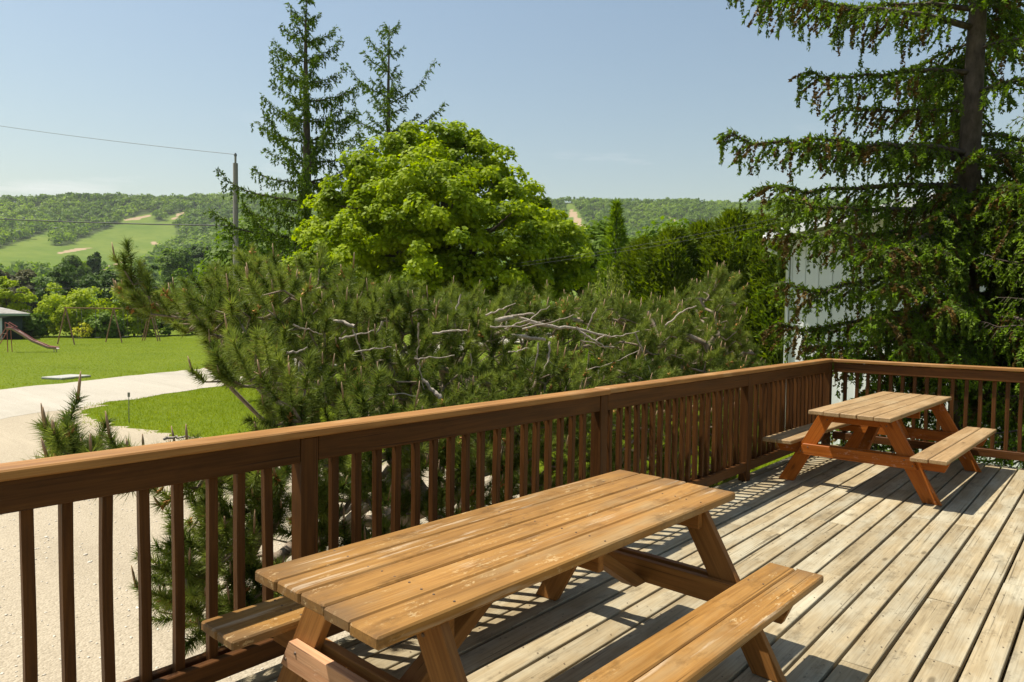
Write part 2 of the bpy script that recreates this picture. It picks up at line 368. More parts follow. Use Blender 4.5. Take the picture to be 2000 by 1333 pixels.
def lawn_mat():
    s = NT('mown_grass'); tc = s.n('ShaderNodeTexCoord'); v = tc.outputs['Object']
    n1 = s.noise(v, 0.22, 5, 0.6); n2 = s.noise(s.scale(v, (1, 1, 1)), 9.0, 4, 0.7); n3 = s.noise(v, 1.4, 4, 0.6)
    col = s.mix(s.ramp(n1, 0.3, 0.7), (0.112, 0.155, 0.005), (0.170, 0.205, 0.008))
    col = s.mix(s.ramp(n2, 0.35, 0.65), col, (0.085, 0.125, 0.005)); col = s.mix(s.ramp(n3, 0.55, 0.78, 0, 0.5), col, (0.150, 0.175, 0.014))
    s.principled(col, 0.85, s.bump(n2, 0.8, 0.06), spec=0.1); return s.m
M['lawn'] = lawn_mat()

def gravel_mat(name, base, dark, stain=0.25):
    s = NT(name); tc = s.n('ShaderNodeTexCoord'); v = tc.outputs['Object']
    vo = s.n('ShaderNodeTexVoronoi'); vo.inputs['Scale'].default_value = 42; s.l(v, vo.inputs['Vector'])
    sep = s.n('ShaderNodeSeparateColor'); s.l(vo.outputs['Color'], sep.inputs[0])
    n1 = s.noise(v, 0.45, 5, 0.6); n2 = s.noise(v, 26, 5, 0.7)
    col = s.mix(s.ramp(sep.outputs[0], 0, 1), dark, base); col = s.mix(s.ramp(n2, 0.35, 0.6, 0.0, 0.6), col, base)
    col = s.mix(s.ramp(n1, 0.5, 0.72, 0, stain), col, dark)
    mp = s.n('ShaderNodeMapping'); mp.inputs['Rotation'].default_value = (0, 0, RAD(24)); mp.inputs['Scale'].default_value = (0.10, 1.1, 1); s.l(v, mp.inputs[0])
    n3 = s.noise(mp.outputs[0], 1.0, 4, 0.6, 0.8); col = s.mix(s.ramp(n3, 0.54, 0.68, 0, 0.28), col, tuple(c*0.88 for c in dark)); col = s.mix(s.ramp(n3, 0.45, 0.34, 0, 0.35), col, tuple(min(1, c*1.12) for c in base))
    h = s.math('ADD', s.math('MULTIPLY', vo.outputs['Distance'], -1.0), n2)
    s.principled(col, 0.92, s.bump(h, 0.55, 0.02), spec=0.15); return s.m
M['lot'] = gravel_mat('beige_gravel', (0.425, 0.36, 0.26), (0.30, 0.248, 0.172), 0.3)
M['road'] = gravel_mat('pale_gravel_road', (0.45, 0.41, 0.335), (0.35, 0.31, 0.245), 0.35)

# ---------------------------------------------------------------- ground, road, lot, hill
def sheet(name, outline, mat, z, label_kind='structure'):
    bm = bmesh.new(); vs = [bm.verts.new((x, y, z)) for x, y in outline]; f = bm.faces.new(vs)
    if f.normal.z < 0: f.normal_flip()
    f.normal_update()
    if f.normal.z < 0: bmesh.ops.reverse_faces(bm, faces=[f])
    bmesh.ops.triangulate(bm, faces=bm.faces)
    me = bpy.data.meshes.new(name); bm.to_mesh(me); bm.free()
    return tag(link(name, me, mat), kind=label_kind)

def disc(name, r, mat, z):
    return sheet(name, [(r*math.cos(a), r*math.sin(a)) for a in np.linspace(0, 2*math.pi, 64, endpoint=False)], mat, z)
lawn = disc('lawn', 3500, M['lawn'], GZ)

def wavy(pts, amp, step, seed):               # a polyline with a slightly ragged edge
    r = np.random.default_rng(seed); out = []
    pts = [np.array(p, float) for p in pts]
    for a, b in zip(pts[:-1], pts[1:]):
        n = max(1, int(np.linalg.norm(b-a)/step))
        for i in range(n): out.append(a+(b-a)*i/n+r.normal(0, amp, 2))
    out.append(pts[-1]); return [tuple(p) for p in out]
rd = np.array([-0.44, 0.90]); rn = np.array([0.90, 0.44])
r0 = np.array([-27.9, 7.8]); r1 = np.array([-21.6, 9.3])
road_far = wavy([r0-rd*60, r0+rd*120], 0.12, 0.7, 1); road_near = wavy([r1+rd*120, r1-rd*60], 0.12, 0.7, 2)
sheet('road', road_far+road_near, M['road'], GZ+0.008)
lot_edge = wavy([(-21.7, 9.2), (-19.6, 7.75), (-17.4, 7.55), (-14, 8.2), (-9.5, 9.4), (-5, 10.4), (-1.5, 10.7), (2.2, 10.75)], 0.13, 0.28, 3)
sheet('gravel_lot', lot_edge+[(2.2, -24.0), (-12.0, -24.0), (-9.5, -16.0)], M['lot'], GZ+0.004)

sheet('gap_shade_sheet', [(-0.05, -24), (5.7, -24), (5.7, 10.3), (-0.05, 10.3)], plain('gap_shade_brown', (0.060, 0.048, 0.036), 0.95, var=0.3, scale=3), GZ+0.012)  # dark sheet added under the deck; its colour carries the shade in the gaps

# the ski hill: a polar sheet round the camera's foot, rising from 300 m to the ridge
HILL_R = np.concatenate([np.linspace(230, 1150, 160), np.linspace(1180, 2400, 12)])
HILL_A = np.radians(np.linspace(-62, 62, 373))     # azimuth from the view direction, positive to the right
_ph = rng.uniform(0, 6.28, 12)
def hill_h(r, a):
    r = np.asarray(r, float); a = np.asarray(a, float)
    ridge = 1.0+0.020*np.sin(a*7+_ph[0])+0.012*np.sin(a*17+_ph[1])+0.006*np.sin(a*41+_ph[2])+0.035*np.exp(-((a-0.15)/0.4)**2)-0.05*np.exp(-((a+0.72)/0.12)**2)
    t = np.clip((r-300)/(1010-300), 0, 1); prof = t**1.25*(1-0.12*np.sin(t*math.pi))
    spur = 1+0.10*np.sin(a*11+_ph[3]+r*0.003)*np.sin(t*math.pi)
    return GZ-0.4+(158*ridge*prof*spur+np.where(r > 1010, (r-1010)*0.02, 0))*np.maximum(np.cos(a), 0.55)
def hill_xy(r, a):
    b = RAD(YAW)-a
    return CAM[0]-np.sin(b)*r, CAM[1]+np.cos(b)*r
def inpoly(x, y, poly):
    x = np.asarray(x, float); y = np.asarray(y, float); c = np.zeros(x.shape, bool); n = len(poly)
    for i in range(n):
        x1, y1 = poly[i]; x2, y2 = poly[(i+1) % n]
        if y1 == y2: continue
        k = ((y1 > y) != (y2 > y)) & (x < (x2-x1)*(y-y1)/(y2-y1)+x1); c ^= k
    return c
def cp(pts): return [(x*0.23, 340+y*0.23) for x, y in pts]
OPEN = [cp([(-300, 740), (0, 635), (330, 515), (570, 425), (820, 408), (1010, 380), (1390, 318), (1405, 375), (1470, 350), (1580, 318), (1560, 385), (1480, 440), (1490, 480), (1560, 560), (1480, 610), (1340, 650), (1290, 730), (1150, 860), (900, 880), (-300, 880)]),
        [(1098, 398), (1122, 398), (1165, 470), (1190, 520), (1120, 520)], [(1288, 424), (1302, 420), (1345, 444), (1330, 456)], [(1345, 446), (1398, 428), (1402, 436), (1360, 456)],
        [(1150, 445), (1205, 440), (1230, 470), (1180, 490)]]
TREED = [cp([(440, 480), (520, 468), (800, 428), (1000, 388), (1020, 415), (900, 470), (700, 555), (560, 612), (450, 612)]), cp([(1320, 360), (1370, 345), (1395, 395), (1330, 410)])]
DIRT = [cp([(505, 668), (600, 640), (755, 622), (760, 634), (620, 662), (520, 680)]), cp([(1060, 390), (1180, 362), (1280, 340), (1295, 352), (1200, 384), (1080, 402)]), cp([(1470, 380), (1520, 335), (1585, 322), (1560, 360), (1500, 400)]),
        cp([(1265, 560), (1300, 575), (1385, 600), (1370, 620), (1290, 600)]), cp([(1445, 548), (1500, 570), (1575, 580), (1560, 600), (1480, 590)]), cp([(835, 800), (900, 802), (905, 822), (840, 822)]), cp([(900, 790), (1050, 742), (1052, 750), (905, 800)]),
        [(1108, 410), (1120, 408), (1150, 455), (1136, 462)], [(1294, 426), (1302, 422), (1332, 442), (1326, 450)], [(1362, 442), (1392, 432), (1396, 438), (1370, 448)]]
def build_hill():
    A, R = np.meshgrid(HILL_A, HILL_R); X, Y = hill_xy(R, A); Z = hill_h(R, A); nr, na = A.shape
    V = np.stack([X, Y, Z], -1).reshape(-1, 3)
    i = (np.arange(nr-1)[:, None]*na+np.arange(na-1)[None, :]).ravel()
    F = np.stack([i, i+1, i+na+1, i+na], -1)
    # orient upward
    e1 = V[F[0][1]]-V[F[0][0]]; e2 = V[F[0][3]]-V[F[0][0]]
    if np.cross(e1, e2)[2] < 0: F = F[:, ::-1]
    me = smooth(np_mesh('hill', V, F))
    px, py, _ = project(V)
    d = np.zeros(len(V))
    for p in DIRT: d = np.maximum(d, inpoly(px, py, p).astype(float))
    at_ = me.attributes.new('bare_earth', 'FLOAT', 'POINT'); at_.data.foreach_set('value', d.astype(np.float32))
    op = np.zeros(len(V))
    for p in OPEN: op = np.maximum(op, inpoly(px, py, p).astype(float))
    for p in TREED: op = np.where(inpoly(px, py, p), 0, op)
    Rf, Af = R.ravel(), A.ravel(); off = (px < -60) | (px > 2060)
    op = np.where(off & (np.sin(Af*38+Rf*0.006) > 0.55) & (Rf < 940), 1, op); op = np.where(Rf < 470, 1, op)
    ao_ = me.attributes.new('open_run', 'FLOAT', 'POINT'); ao_.data.foreach_set('value', op.astype(np.float32))
    s = NT('hill_meadow'); tc = s.n('ShaderNodeTexCoord'); v = tc.outputs['Object']
    n1 = s.noise(v, 0.012, 6, 0.6); n2 = s.noise(v, 0.09, 5, 0.65)
    col = s.mix(s.ramp(n1, 0.35, 0.65), (0.095, 0.150, 0.022), (0.160, 0.200, 0.036)); col = s.mix(s.ramp(n2, 0.45, 0.7, 0, 0.55), col, (0.080, 0.130, 0.020))
    on_ = s.n('ShaderNodeAttribute', attribute_name='open_run'); col = s.mix(on_.outputs['Fac'], (0.050, 0.070, 0.018), col)
    at_n = s.n('ShaderNodeAttribute', attribute_name='bare_earth'); col = s.mix(s.ramp(s.math('ADD', at_n.outputs['Fac'], s.ramp(n2, 0.3, 0.7, -0.3, 0.3)), 0.35, 0.7), col, (0.36, 0.26, 0.16))
    s.principled(col, 0.95, spec=0.05)
    return tag(link('hill', me, s.m), kind='structure')
build_hill()

def build_forest():
    r_ = np.random.default_rng(11); N = 96000
    a = r_.uniform(HILL_A[0]*0.98, HILL_A[-1]*0.98, N); rr = np.sqrt(r_.uniform(430**2, 1130**2, N))
    X, Y = hill_xy(rr, a); Z = hill_h(rr, a)
    px, py, _ = project(np.stack([X, Y, Z], -1))
    openm = np.zeros(N, bool)
    for p in OPEN: openm |= inpoly(px, py, p)
    for p in TREED: openm &= ~inpoly(px, py, p)
    # outside the frame the same kind of runs and woods go on
    off = (px < -60) | (px > 2060)
    runs = np.sin(a*38+rr*0.006) > 0.55
    openm |= off & runs & (rr < 940)
    # scattered shrubs on the open runs
    few = r_.random(N) < 0.004
    keep = (~openm) | few
    # thin with distance so the wood stays evenly dense in view
    keep &= r_.random(N) < np.where(rr > 1040, 0.5, 1.0)*0.30
    a, rr, X, Y, Z, openm = [q[keep] for q in (a, rr, X, Y, Z, openm)]
    n = len(a); h = r_.uniform(4.6, 9.0, n)*np.where(openm, 0.4, 1); w = h*r_.uniform(0.40, 0.60, n)
    conif = r_.random(n) < 0.10; w = np.where(conif, w*0.55, w)
    K = 40
    u = nrm(r_.normal(size=(n, K, 3))); u[..., 2] = np.where(u[..., 2] < -0.35, -u[..., 2], u[..., 2])
    lump = 1+0.28*np.sin(u[..., 0]*4+r_.uniform(0, 6, (n, 1)))*np.sin(u[..., 1]*4+r_.uniform(0, 6, (n, 1)))+r_.normal(0, 0.07, (n, K))
    zz = u[..., 2]*0.5+0.5; rad = np.where(conif[:, None], 1-0.8*zz, lump)
    P = np.stack([X[:, None]+u[..., 0]*w[:, None]*rad, Y[:, None]+u[..., 1]*w[:, None]*rad, Z[:, None]+h[:, None]*(0.55+0.45*u[..., 2]*np.where(conif[:, None], 1.15, lump))], -1)
    sz = (w[:, None]*r_.uniform(0.36, 0.62, (n, K)))
    N_ = nrm(u+r_.normal(0, 0.35, u.shape)); D = nrm(np.cross(N_, r_.normal(size=u.shape)))
    S = np.cross(N_, D)
    V = np.stack([P-D*sz[..., None]*0.6-S*sz[..., None]*0.5, P-D*sz[..., None]*0.5+S*sz[..., None]*0.55, P+D*sz[..., None]*0.75], 2).reshape(-1, 3)
    me = np_mesh('hillside_forest', V, np.arange(len(V)).reshape(-1, 3))
    o = link('hillside_forest', me, M['forest'])
    tag(o, 'leafy woods covering the far ski hill between its open runs', 'forest', kind='stuff')
build_forest()

# ---------------------------------------------------------------- the deck
PITCH_X = 0.1538; GAP = 0.0175; X0 = 1.960
deck = empty('wooden_deck', (2.7, 4.0, 0)); tag(deck, 'raised weathered board deck under the picnic tables', 'deck')
def deck_child(name, c, dims, mat, x, z, bev=0.004):
    return bar(name, (c[0]-2.7, c[1]-4.0, c[2]), dims, mat, deck, x, z, bev)
DX0, DX1, DY0, DY1 = -0.14, 5.6, -2.6, 10.41
k0 = math.ceil((DX0-X0)/PITCH_X-0.5)
x = X0+PITCH_X*(k0+0.5); rowi = 0
while x < DX1:
    w = PITCH_X-GAP
    xa = max(DX0, x-w/2); xb = x+w/2
    # boards of 3.05 to 4.9 m, butted with a hair gap
    y = DY1+random.uniform(-0.008, 0.006); first = True
    while y > DY0:
        L = random.choice([3.05, 3.66, 4.27, 4.88]) if not first else random.choice([2.1, 3.05, 3.66, 4.27, 4.88])
        first = False
        ya = max(DY0, y-L)
        if ya-DY0 < 0.7: ya = DY0
        if y-ya < 0.12: break
        Lr = math.floor((y-ya-0.005)/0.05)*0.05
        ya = y-Lr-0.005
        o = deck_child('plank', ((xa+xb)/2+random.uniform(-0.0015, 0.0015), (ya+y)/2, -0.019+random.uniform(-0.002, 0.002)), (Lr, round(xb-xa, 3), 0.038), M['deck'], (random.uniform(-0.0006, 0.0006), 1, random.uniform(-0.0004, 0.0004)), (random.uniform(-0.016, 0.016), 0, 1), 0.003)
        y = ya
    x += PITCH_X; rowi += 1
for i in range(0, 33):
    yy = DY1-0.05-i*0.4064
    if yy < DY0: break
    deck_child('joist', ((DX0+DX1)/2+0.02, yy, -0.038-0.093), (DX1-DX0-0.14, 0.184, 0.038), M['joist'], (1, 0, 0), (0, 1, 0))
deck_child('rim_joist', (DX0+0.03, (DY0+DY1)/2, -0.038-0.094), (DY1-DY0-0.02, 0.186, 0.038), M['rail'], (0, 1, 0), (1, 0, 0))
def deck_screws():
    r = np.random.default_rng(77); V, F = [], []; a = np.linspace(0, 6.283, 6, endpoint=False); n = 0
    k = k0
    for row in range(60):
        xc = X0+PITCH_X*(k0+0.5+row)
        if xc > DX1: break
        for i in range(33):
            yy = DY1-0.05-i*0.4064
            if yy < DY0: break
            for dx in (-0.043, 0.043):
                cx, cy = xc+dx+r.normal(0, 0.004)-2.7, yy+r.normal(0, 0.006)-4.0
                V.append(np.stack([cx+0.0046*np.cos(a), cy+0.0046*np.sin(a), np.full(6, 0.0032)], -1)); F.append(np.arange(6)+n); n += 6
    tag(link('deck_screws', np_mesh('deck_screws', np.concatenate(V), np.array(F)), M['bolt'], deck), kind='stuff')
deck_screws()
for yb in (0.0, 3.4, 6.8, 10.1):
    deck_child('beam', ((DX0+DX1)/2, yb-0.06, -0.2225-0.12), (DX1-DX0-0.2, 0.235, 0.076), M['joist'], (1, 0, 0), (0, 1, 0))
    for xb_ in (0.05, 2.7, 5.3):
        deck_child('support_post', (xb_, yb-0.06, (GZ-0.345)/2-0.06), (abs(GZ)-0.455+0.12, 0.14, 0.14), M['joist'], (0, 0, 1), (0, 1, 0))

# ---------------------------------------------------------------- railings
H = 1.114
def railing(name, label, axis, start, end, posts, inner, seed, caps, corner_end=False):
    """axis 'y': runs along Y with its inner face at x=0; axis 'x': runs along X with its inner face at y=inner"""
    r = random.Random(seed)
    root = empty(name, (0, start, 0) if axis == 'y' else (start, inner, 0)); tag(root, label, 'railing', 'railings round the deck')
    def W(s, n, z):                           # s along, n outward from the inner face
        p = (-n, s, z) if axis == 'y' else (s, inner+n, z)
        return (p[0]-root.location.x, p[1]-root.location.y, p[2])
    along = (0, 1, 0) if axis == 'y' else (1, 0, 0); out = (-1, 0, 0) if axis == 'y' else (0, 1, 0)
    def piece(nm, s0, s1, n, z, w, t, mat, bev=0.004, tilt=0.0):
        a = Vector(along)+Vector((0, 0, tilt))
        return bar(nm, W((s0+s1)/2, n, z), (s1-s0, w, t), mat, root, a, out, bev)
    for s in posts:
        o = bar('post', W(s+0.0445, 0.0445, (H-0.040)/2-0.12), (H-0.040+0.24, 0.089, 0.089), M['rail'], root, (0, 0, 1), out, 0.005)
        for zz in (0.05, -0.10): pass
    for c0, c1, dn, dz in caps:
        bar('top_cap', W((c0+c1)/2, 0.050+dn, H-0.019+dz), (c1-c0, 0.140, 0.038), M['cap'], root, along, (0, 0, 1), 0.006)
    spans = [(a+0.089, b) for a, b in zip(posts[:-1], posts[1:])]
    if start < posts[0]-0.1: spans.insert(0, (start, posts[0]))
    if end > posts[-1]+0.2: spans.append((posts[-1]+0.089, end))
    for a, b in spans:
        dz = r.uniform(-0.004, 0.004)
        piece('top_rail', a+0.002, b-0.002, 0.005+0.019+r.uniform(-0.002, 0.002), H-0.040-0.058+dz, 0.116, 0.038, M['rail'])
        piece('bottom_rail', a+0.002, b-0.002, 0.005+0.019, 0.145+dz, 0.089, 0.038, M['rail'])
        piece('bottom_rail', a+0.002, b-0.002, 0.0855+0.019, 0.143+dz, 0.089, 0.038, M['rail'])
        n = max(1, round((b-a)/0.129)-1); st = (b-a)/(n+1)
        for i in range(n):
            s = a+st*(i+1)+r.uniform(-0.006, 0.006)
            lean = r.uniform(-0.008, 0.008); lo = r.uniform(-0.003, 0.003)
            bl = round(r.choice([0.965, 0.97, 0.975]), 3)
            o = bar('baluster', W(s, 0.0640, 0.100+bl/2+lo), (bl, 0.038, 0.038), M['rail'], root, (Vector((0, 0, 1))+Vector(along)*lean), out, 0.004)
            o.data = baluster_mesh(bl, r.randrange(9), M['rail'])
    return root
posts_y = [-2.31, 0.14, 2.588, 5.005, 7.618, 10.176]
railing('deck_railing', 'long brown wooden railing running beside both picnic tables toward the corner', 'y', -2.6, 10.265, posts_y, 0.0, 3,
        [(-2.6, 0.20, 0.0, 0.0), (0.203, 5.10, 0.0, 0.0), (5.103, 10.245, 0.012, 0.003)])
railing('deck_railing', 'short brown wooden railing across the far end of the deck', 'x', 0.013, 5.6, [2.62, 5.1], 10.265, 4,
        [(-0.118, 2.7, 0.0, 0.002), (2.703, 5.6, 0.0, 0.0)])

# ---------------------------------------------------------------- picnic tables
def u_leg(z, foot, W, tw, zt): return (foot-tw/2)+((W/2-0.028-tw/2)-(foot-tw/2))*z/zt
_bolt = []; _screw = []
def screw(p, parent):
    if not _screw:
        bm = bmesh.new(); bmesh.ops.create_cone(bm, cap_ends=True, segments=7, radius1=0.0048, radius2=0.0040, depth=0.0024); me = bpy.data.meshes.new('screw'); bm.to_mesh(me); bm.free(); _screw.append(me)
    link('screw', _screw[0], M['bolt'], parent, Matrix.Translation(p))
def bolt(p, s, parent):
    if not _bolt:
        bm = bmesh.new(); bmesh.ops.create_cone(bm, cap_ends=True, segments=8, radius1=0.008, radius2=0.0055, depth=0.005); me = bpy.data.meshes.new('bolt'); bm.to_mesh(me); bm.free(); _bolt.append(me)
    link('bolt', _bolt[0], M['bolt'], parent, Matrix.Translation(p) @ Matrix.Rotation(RAD(90*s*-1), 4, 'X'))
def picnic_table(label, loc, rz, L, W, h, bi, bo, bh, fr0, fr1, foot, mat_top, mat_leg, mat_brace, seed, bench_dv=0.0):
    r = random.Random(seed)
    t = empty('picnic_table', loc, RAD(rz)); tag(t, label, 'picnic table', 'picnic tables on the deck')
    gap = 0.006; pw = (W-4*gap)/5; th = 0.040
    for i in range(5):
        u = -W/2+pw/2+i*(pw+gap)
        bar('tabletop_plank', (u, r.uniform(-0.008, 0.008), h-th/2+r.uniform(-0.0015, 0.0015)), (L, round(pw, 3), th), mat_top, t, (r.uniform(-0.0012, 0.0012), 1, 0), (r.uniform(-0.01, 0.01), 0, 1), 0.006)
    bw = (bo-bi-0.007)/2
    for sd in (-1, 1):
        for k in range(2):
            u = sd*(bi+bw/2+k*(bw+0.007))
            bar('bench_plank', (u, bench_dv+r.uniform(-0.008, 0.008), bh-0.019+r.uniform(-0.0015, 0.0015)), (L-0.01, round(bw, 3), 0.038), mat_top, t, (r.uniform(-0.0015, 0.0015), 1, 0), (r.uniform(-0.012, 0.012), 0, 1), 0.006)
    zt = h-th-0.002; zb = bh-0.040
    lt = 0.038; tw = 0.150                     # a leg's width measured along the floor
    for fv, s in ((fr0, -1), (fr1, 1)):
        # legs, cut level at both ends
        for sd in (-1, 1):
            u1 = sd*(foot-tw/2); u0 = sd*(W/2-0.028-tw/2)
            y0, y1 = fv-lt/2, fv+lt/2
            qa = [(u1-tw/2, y0, 0.0015), (u1-tw/2, y1, 0.0015), (u1+tw/2, y1, 0.0015), (u1+tw/2, y0, 0.0015)]
            qb = [(u0-tw/2, y0, zt), (u0-tw/2, y1, zt), (u0+tw/2, y1, zt), (u0+tw/2, y0, zt)]
            prism('leg', qa, qb, (u0-u1, 0, zt), mat_leg, t)
        # bench beam, inside the legs; ends cut back underneath
        yb = fv-s*(lt/2+0.0205); y0, y1 = yb-0.019, yb+0.019
        e = bo-0.02
        qa = [(-e+0.05, y0, zb-0.112), (-e+0.05, y1, zb-0.112), (-e, y1, zb-0.001), (-e, y0, zb-0.001)]
        qb = [(e-0.05, y0, zb-0.112), (e-0.05, y1, zb-0.112), (e, y1, zb-0.001), (e, y0, zb-0.001)]
        prism('bench_beam', qa, qb, (1, 0, 0), mat_leg, t)
        # cleat under the boards, inside the legs
        bar('top_cleat', (0, yb, zt-0.045), (W-0.07, 0.088, 0.038), mat_leg, t, (1, 0, 0), (0, 1, 0))
        # short outer brace screwed across the legs
        yo = fv+s*(lt/2+0.0205); y0, y1 = yo-0.019, yo+0.019; zc = 0.400; hh = 0.108; sl = (foot-W/2+0.028)/zt
        def leg_u(z): return foot-tw/2-sl*z+0.045
        qa = [(-leg_u(zc-hh), y0, zc-hh), (-leg_u(zc-hh), y1, zc-hh), (-leg_u(zc), y1, zc), (-leg_u(zc), y0, zc)]
        qb = [(leg_u(zc-hh), y0, zc-hh), (leg_u(zc-hh), y1, zc-hh), (leg_u(zc), y1, zc), (leg_u(zc), y0, zc)]
        prism('leg_brace', qa, qb, (1, 0, 0), mat_brace if s < 0 else mat_leg, t)
        for sd in (-1, 1):
            for zz, du in ((0.37, -0.022), (0.325, 0.022)):
                bolt(((u_leg(zz, foot, W, tw, zt)+du)*sd, yo+s*0.0205, zz), s, t)
            for du in (-0.02, 0.02): bolt(((u_leg(zt-0.045, foot, W, tw, zt)+du)*sd, fv+s*(lt/2+0.0015), zt-0.045+du), s, t)
        # diagonal brace from the beam up to the middle cleat
        y_lo = yb-s*0.021; y_hi = s*0.055; zl, zh = zb-0.105, zt-0.004
        qa = [(-0.0445, y_lo-s*0.0, zl), (0.0445, y_lo-s*0.0, zl), (0.0445, y_lo-s*0.10, zl), (-0.0445, y_lo-s*0.10, zl)]
        qb = [(-0.0445, y_hi+s*0.10, zh), (0.0445, y_hi+s*0.10, zh), (0.0445, y_hi, zh), (-0.0445, y_hi, zh)]
        prism('diagonal_brace', qa, qb, (0, y_hi-y_lo, zh-zl), mat_leg, t)
    bar('top_cleat', (0, 0, zt-0.045), (W-0.09, 0.088, 0.038), mat_leg, t, (1, 0, 0), (0, 1, 0))
    for i in range(5):
        for fv in (fr0+0.04, 0.0, fr1-0.04):
            for du in (-0.04, 0.04): screw((-W/2+pw/2+i*(pw+gap)+du+r.uniform(-0.006, 0.006), fv+r.uniform(-0.008, 0.008), h+0.0004), t)
    for sd in (-1, 1):
        for k in range(2):
            for fv in (fr0+0.04, fr1-0.04):
                for du in (-0.035, 0.035): screw((sd*(bi+bw/2+k*(bw+0.007))+du, fv+r.uniform(-0.008, 0.008), bh+0.0006), t)
    return t
picnic_table('golden brown picnic table with scuffed boards, nearest of the two', (0.9435, 3.1566, 0), -1.449, 2.236, 0.7115, 0.756, 0.5375, 0.798, 0.4415, -0.86, 0.845, 0.735,
             M['table'], M['table_leg'], M['table_pink'], 5)
picnic_table('faded tan picnic table with bright orange legs near the deck corner', (0.9359, 8.936, 0), -1.675, 2.439, 0.7226, 0.761, 0.518, 0.7994, 0.4418, -0.96, 0.90, 0.725,
             M['far_top'], M['far_leg'], M['far_leg'], 6)

# ---------------------------------------------------------------- trees
def tree_root(name, label, base, cat='tree', group=None):
    o = empty(name, base); tag(o, label, cat, group); return o

def to_local(V, root): return np.asarray(V)-np.array(root.location)

def broadleaf(name, label, base, center, radii, nclump, clump_r, nleaf, leaf, mat, bark_mat, seed, group=None, trunk_r=0.15, flat=0.8, cat='tree', limbs=7, shell=0.55, lobes=None):
    """trunk, limbs and a crown of leaf clumps spread through an uneven ellipsoid"""
    r = np.random.default_rng(seed); base = np.array(base, float); center = np.array(center, float); radii = np.array(radii, float)
    root = tree_root(name, label, base, cat, group)
    u = nrm(r.normal(size=(nclump*2, 3))); u = u[u[:, 2] > -0.75][:nclump]; n = len(u)
    ph = r.uniform(0, 6.28, 6)
    lump = 1+0.14*np.sin(u[:, 0]*3.1+ph[0])+0.12*np.sin(u[:, 1]*4.3+ph[1])+0.12*np.sin(u[:, 2]*5+u[:, 0]*3+ph[2])
    k = shell+(1-shell)*r.random(n)**0.45
    C = center+u*radii*(k*lump)[:, None]
    if lobes is not None:
        wts = np.array([q[1]**2 for q in lobes]); pick = r.choice(len(lobes), nclump, p=wts/wts.sum())
        u = nrm(r.normal(size=(nclump, 3))); u[:, 2] = np.where(u[:, 2] < -0.5, -u[:, 2], u[:, 2]); n = nclump
        C = np.array([lobes[q][0] for q in pick])+u*(np.array([lobes[q][1] for q in pick])*r.uniform(0.62, 1.22, n))[:, None]
    cr = clump_r*r.uniform(0.65, 1.25, n)
    m = nleaf//n
    v = nrm(r.normal(size=(n, m, 3))); v[..., 2] = np.abs(v[..., 2])*1.0-0.25; v = nrm(v)
    rr = r.uniform(0.45, 1.0, (n, m))**0.6
    P = C[:, None, :]+v*np.array([1, 1, flat])*(cr[:, None]*rr)[..., None]
    N = nrm(v*0.7+u[:, None, :]*0.35+np.array([0, 0, 0.45])+r.normal(0, 0.42, v.shape))
    D = nrm(np.cross(N, r.normal(size=N.shape))-np.array([0, 0, 0.25])); D = nrm(D-N*(D*N).sum(-1, keepdims=True))
    L = leaf*r.uniform(0.65, 1.3, (n, m))
    V, F = leaves_quad(P.reshape(-1, 3), D.reshape(-1, 3), N.reshape(-1, 3), L.ravel(), L.ravel()*0.85)
    link('crown', np_mesh('crown', to_local(V, root), F), mat, root)
    acc = Acc(); top = center+np.array([0, 0, radii[2]*0.45])
    tube(acc, [base-[0, 0, 0.15], base+(center-base)*0.35+r.normal(0, 0.05, 3)*trunk_r, center, top], [trunk_r*1.25, trunk_r, trunk_r*0.6, trunk_r*0.15], 8)
    for i in r.choice(n, min(limbs*4, n), replace=False):
        s0 = base+(center-base)*r.uniform(0.45, 0.95); mid = (s0+C[i])/2+np.array([0, 0, 0.12*np.linalg.norm(C[i]-s0)])
        tube(acc, [s0, mid, C[i]], [trunk_r*0.42, trunk_r*0.24, trunk_r*0.06], 5)
    link('trunk', smooth(acc.mesh('trunk')) if False else acc.mesh('trunk'), bark_mat, root)
    for me in [c.data for c in root.children if c.name.startswith('trunk')]:
        V = np.empty(len(me.vertices)*3, np.float32); me.vertices.foreach_get('co', V); V = V.reshape(-1, 3)-np.array(base, np.float32); me.vertices.foreach_set('co', V.ravel()); me.update(); smooth(me)
    return root

def branch_curve(start, azv, L, rise, droop, upturn, n=9):
    s = np.linspace(0, 1, n)
    z = L*(rise*s-droop*s**2+upturn*s**4)
    return start+azv*(L*s)[:, None]*0.97+np.array([0, 0, 1.0])*z[:, None]

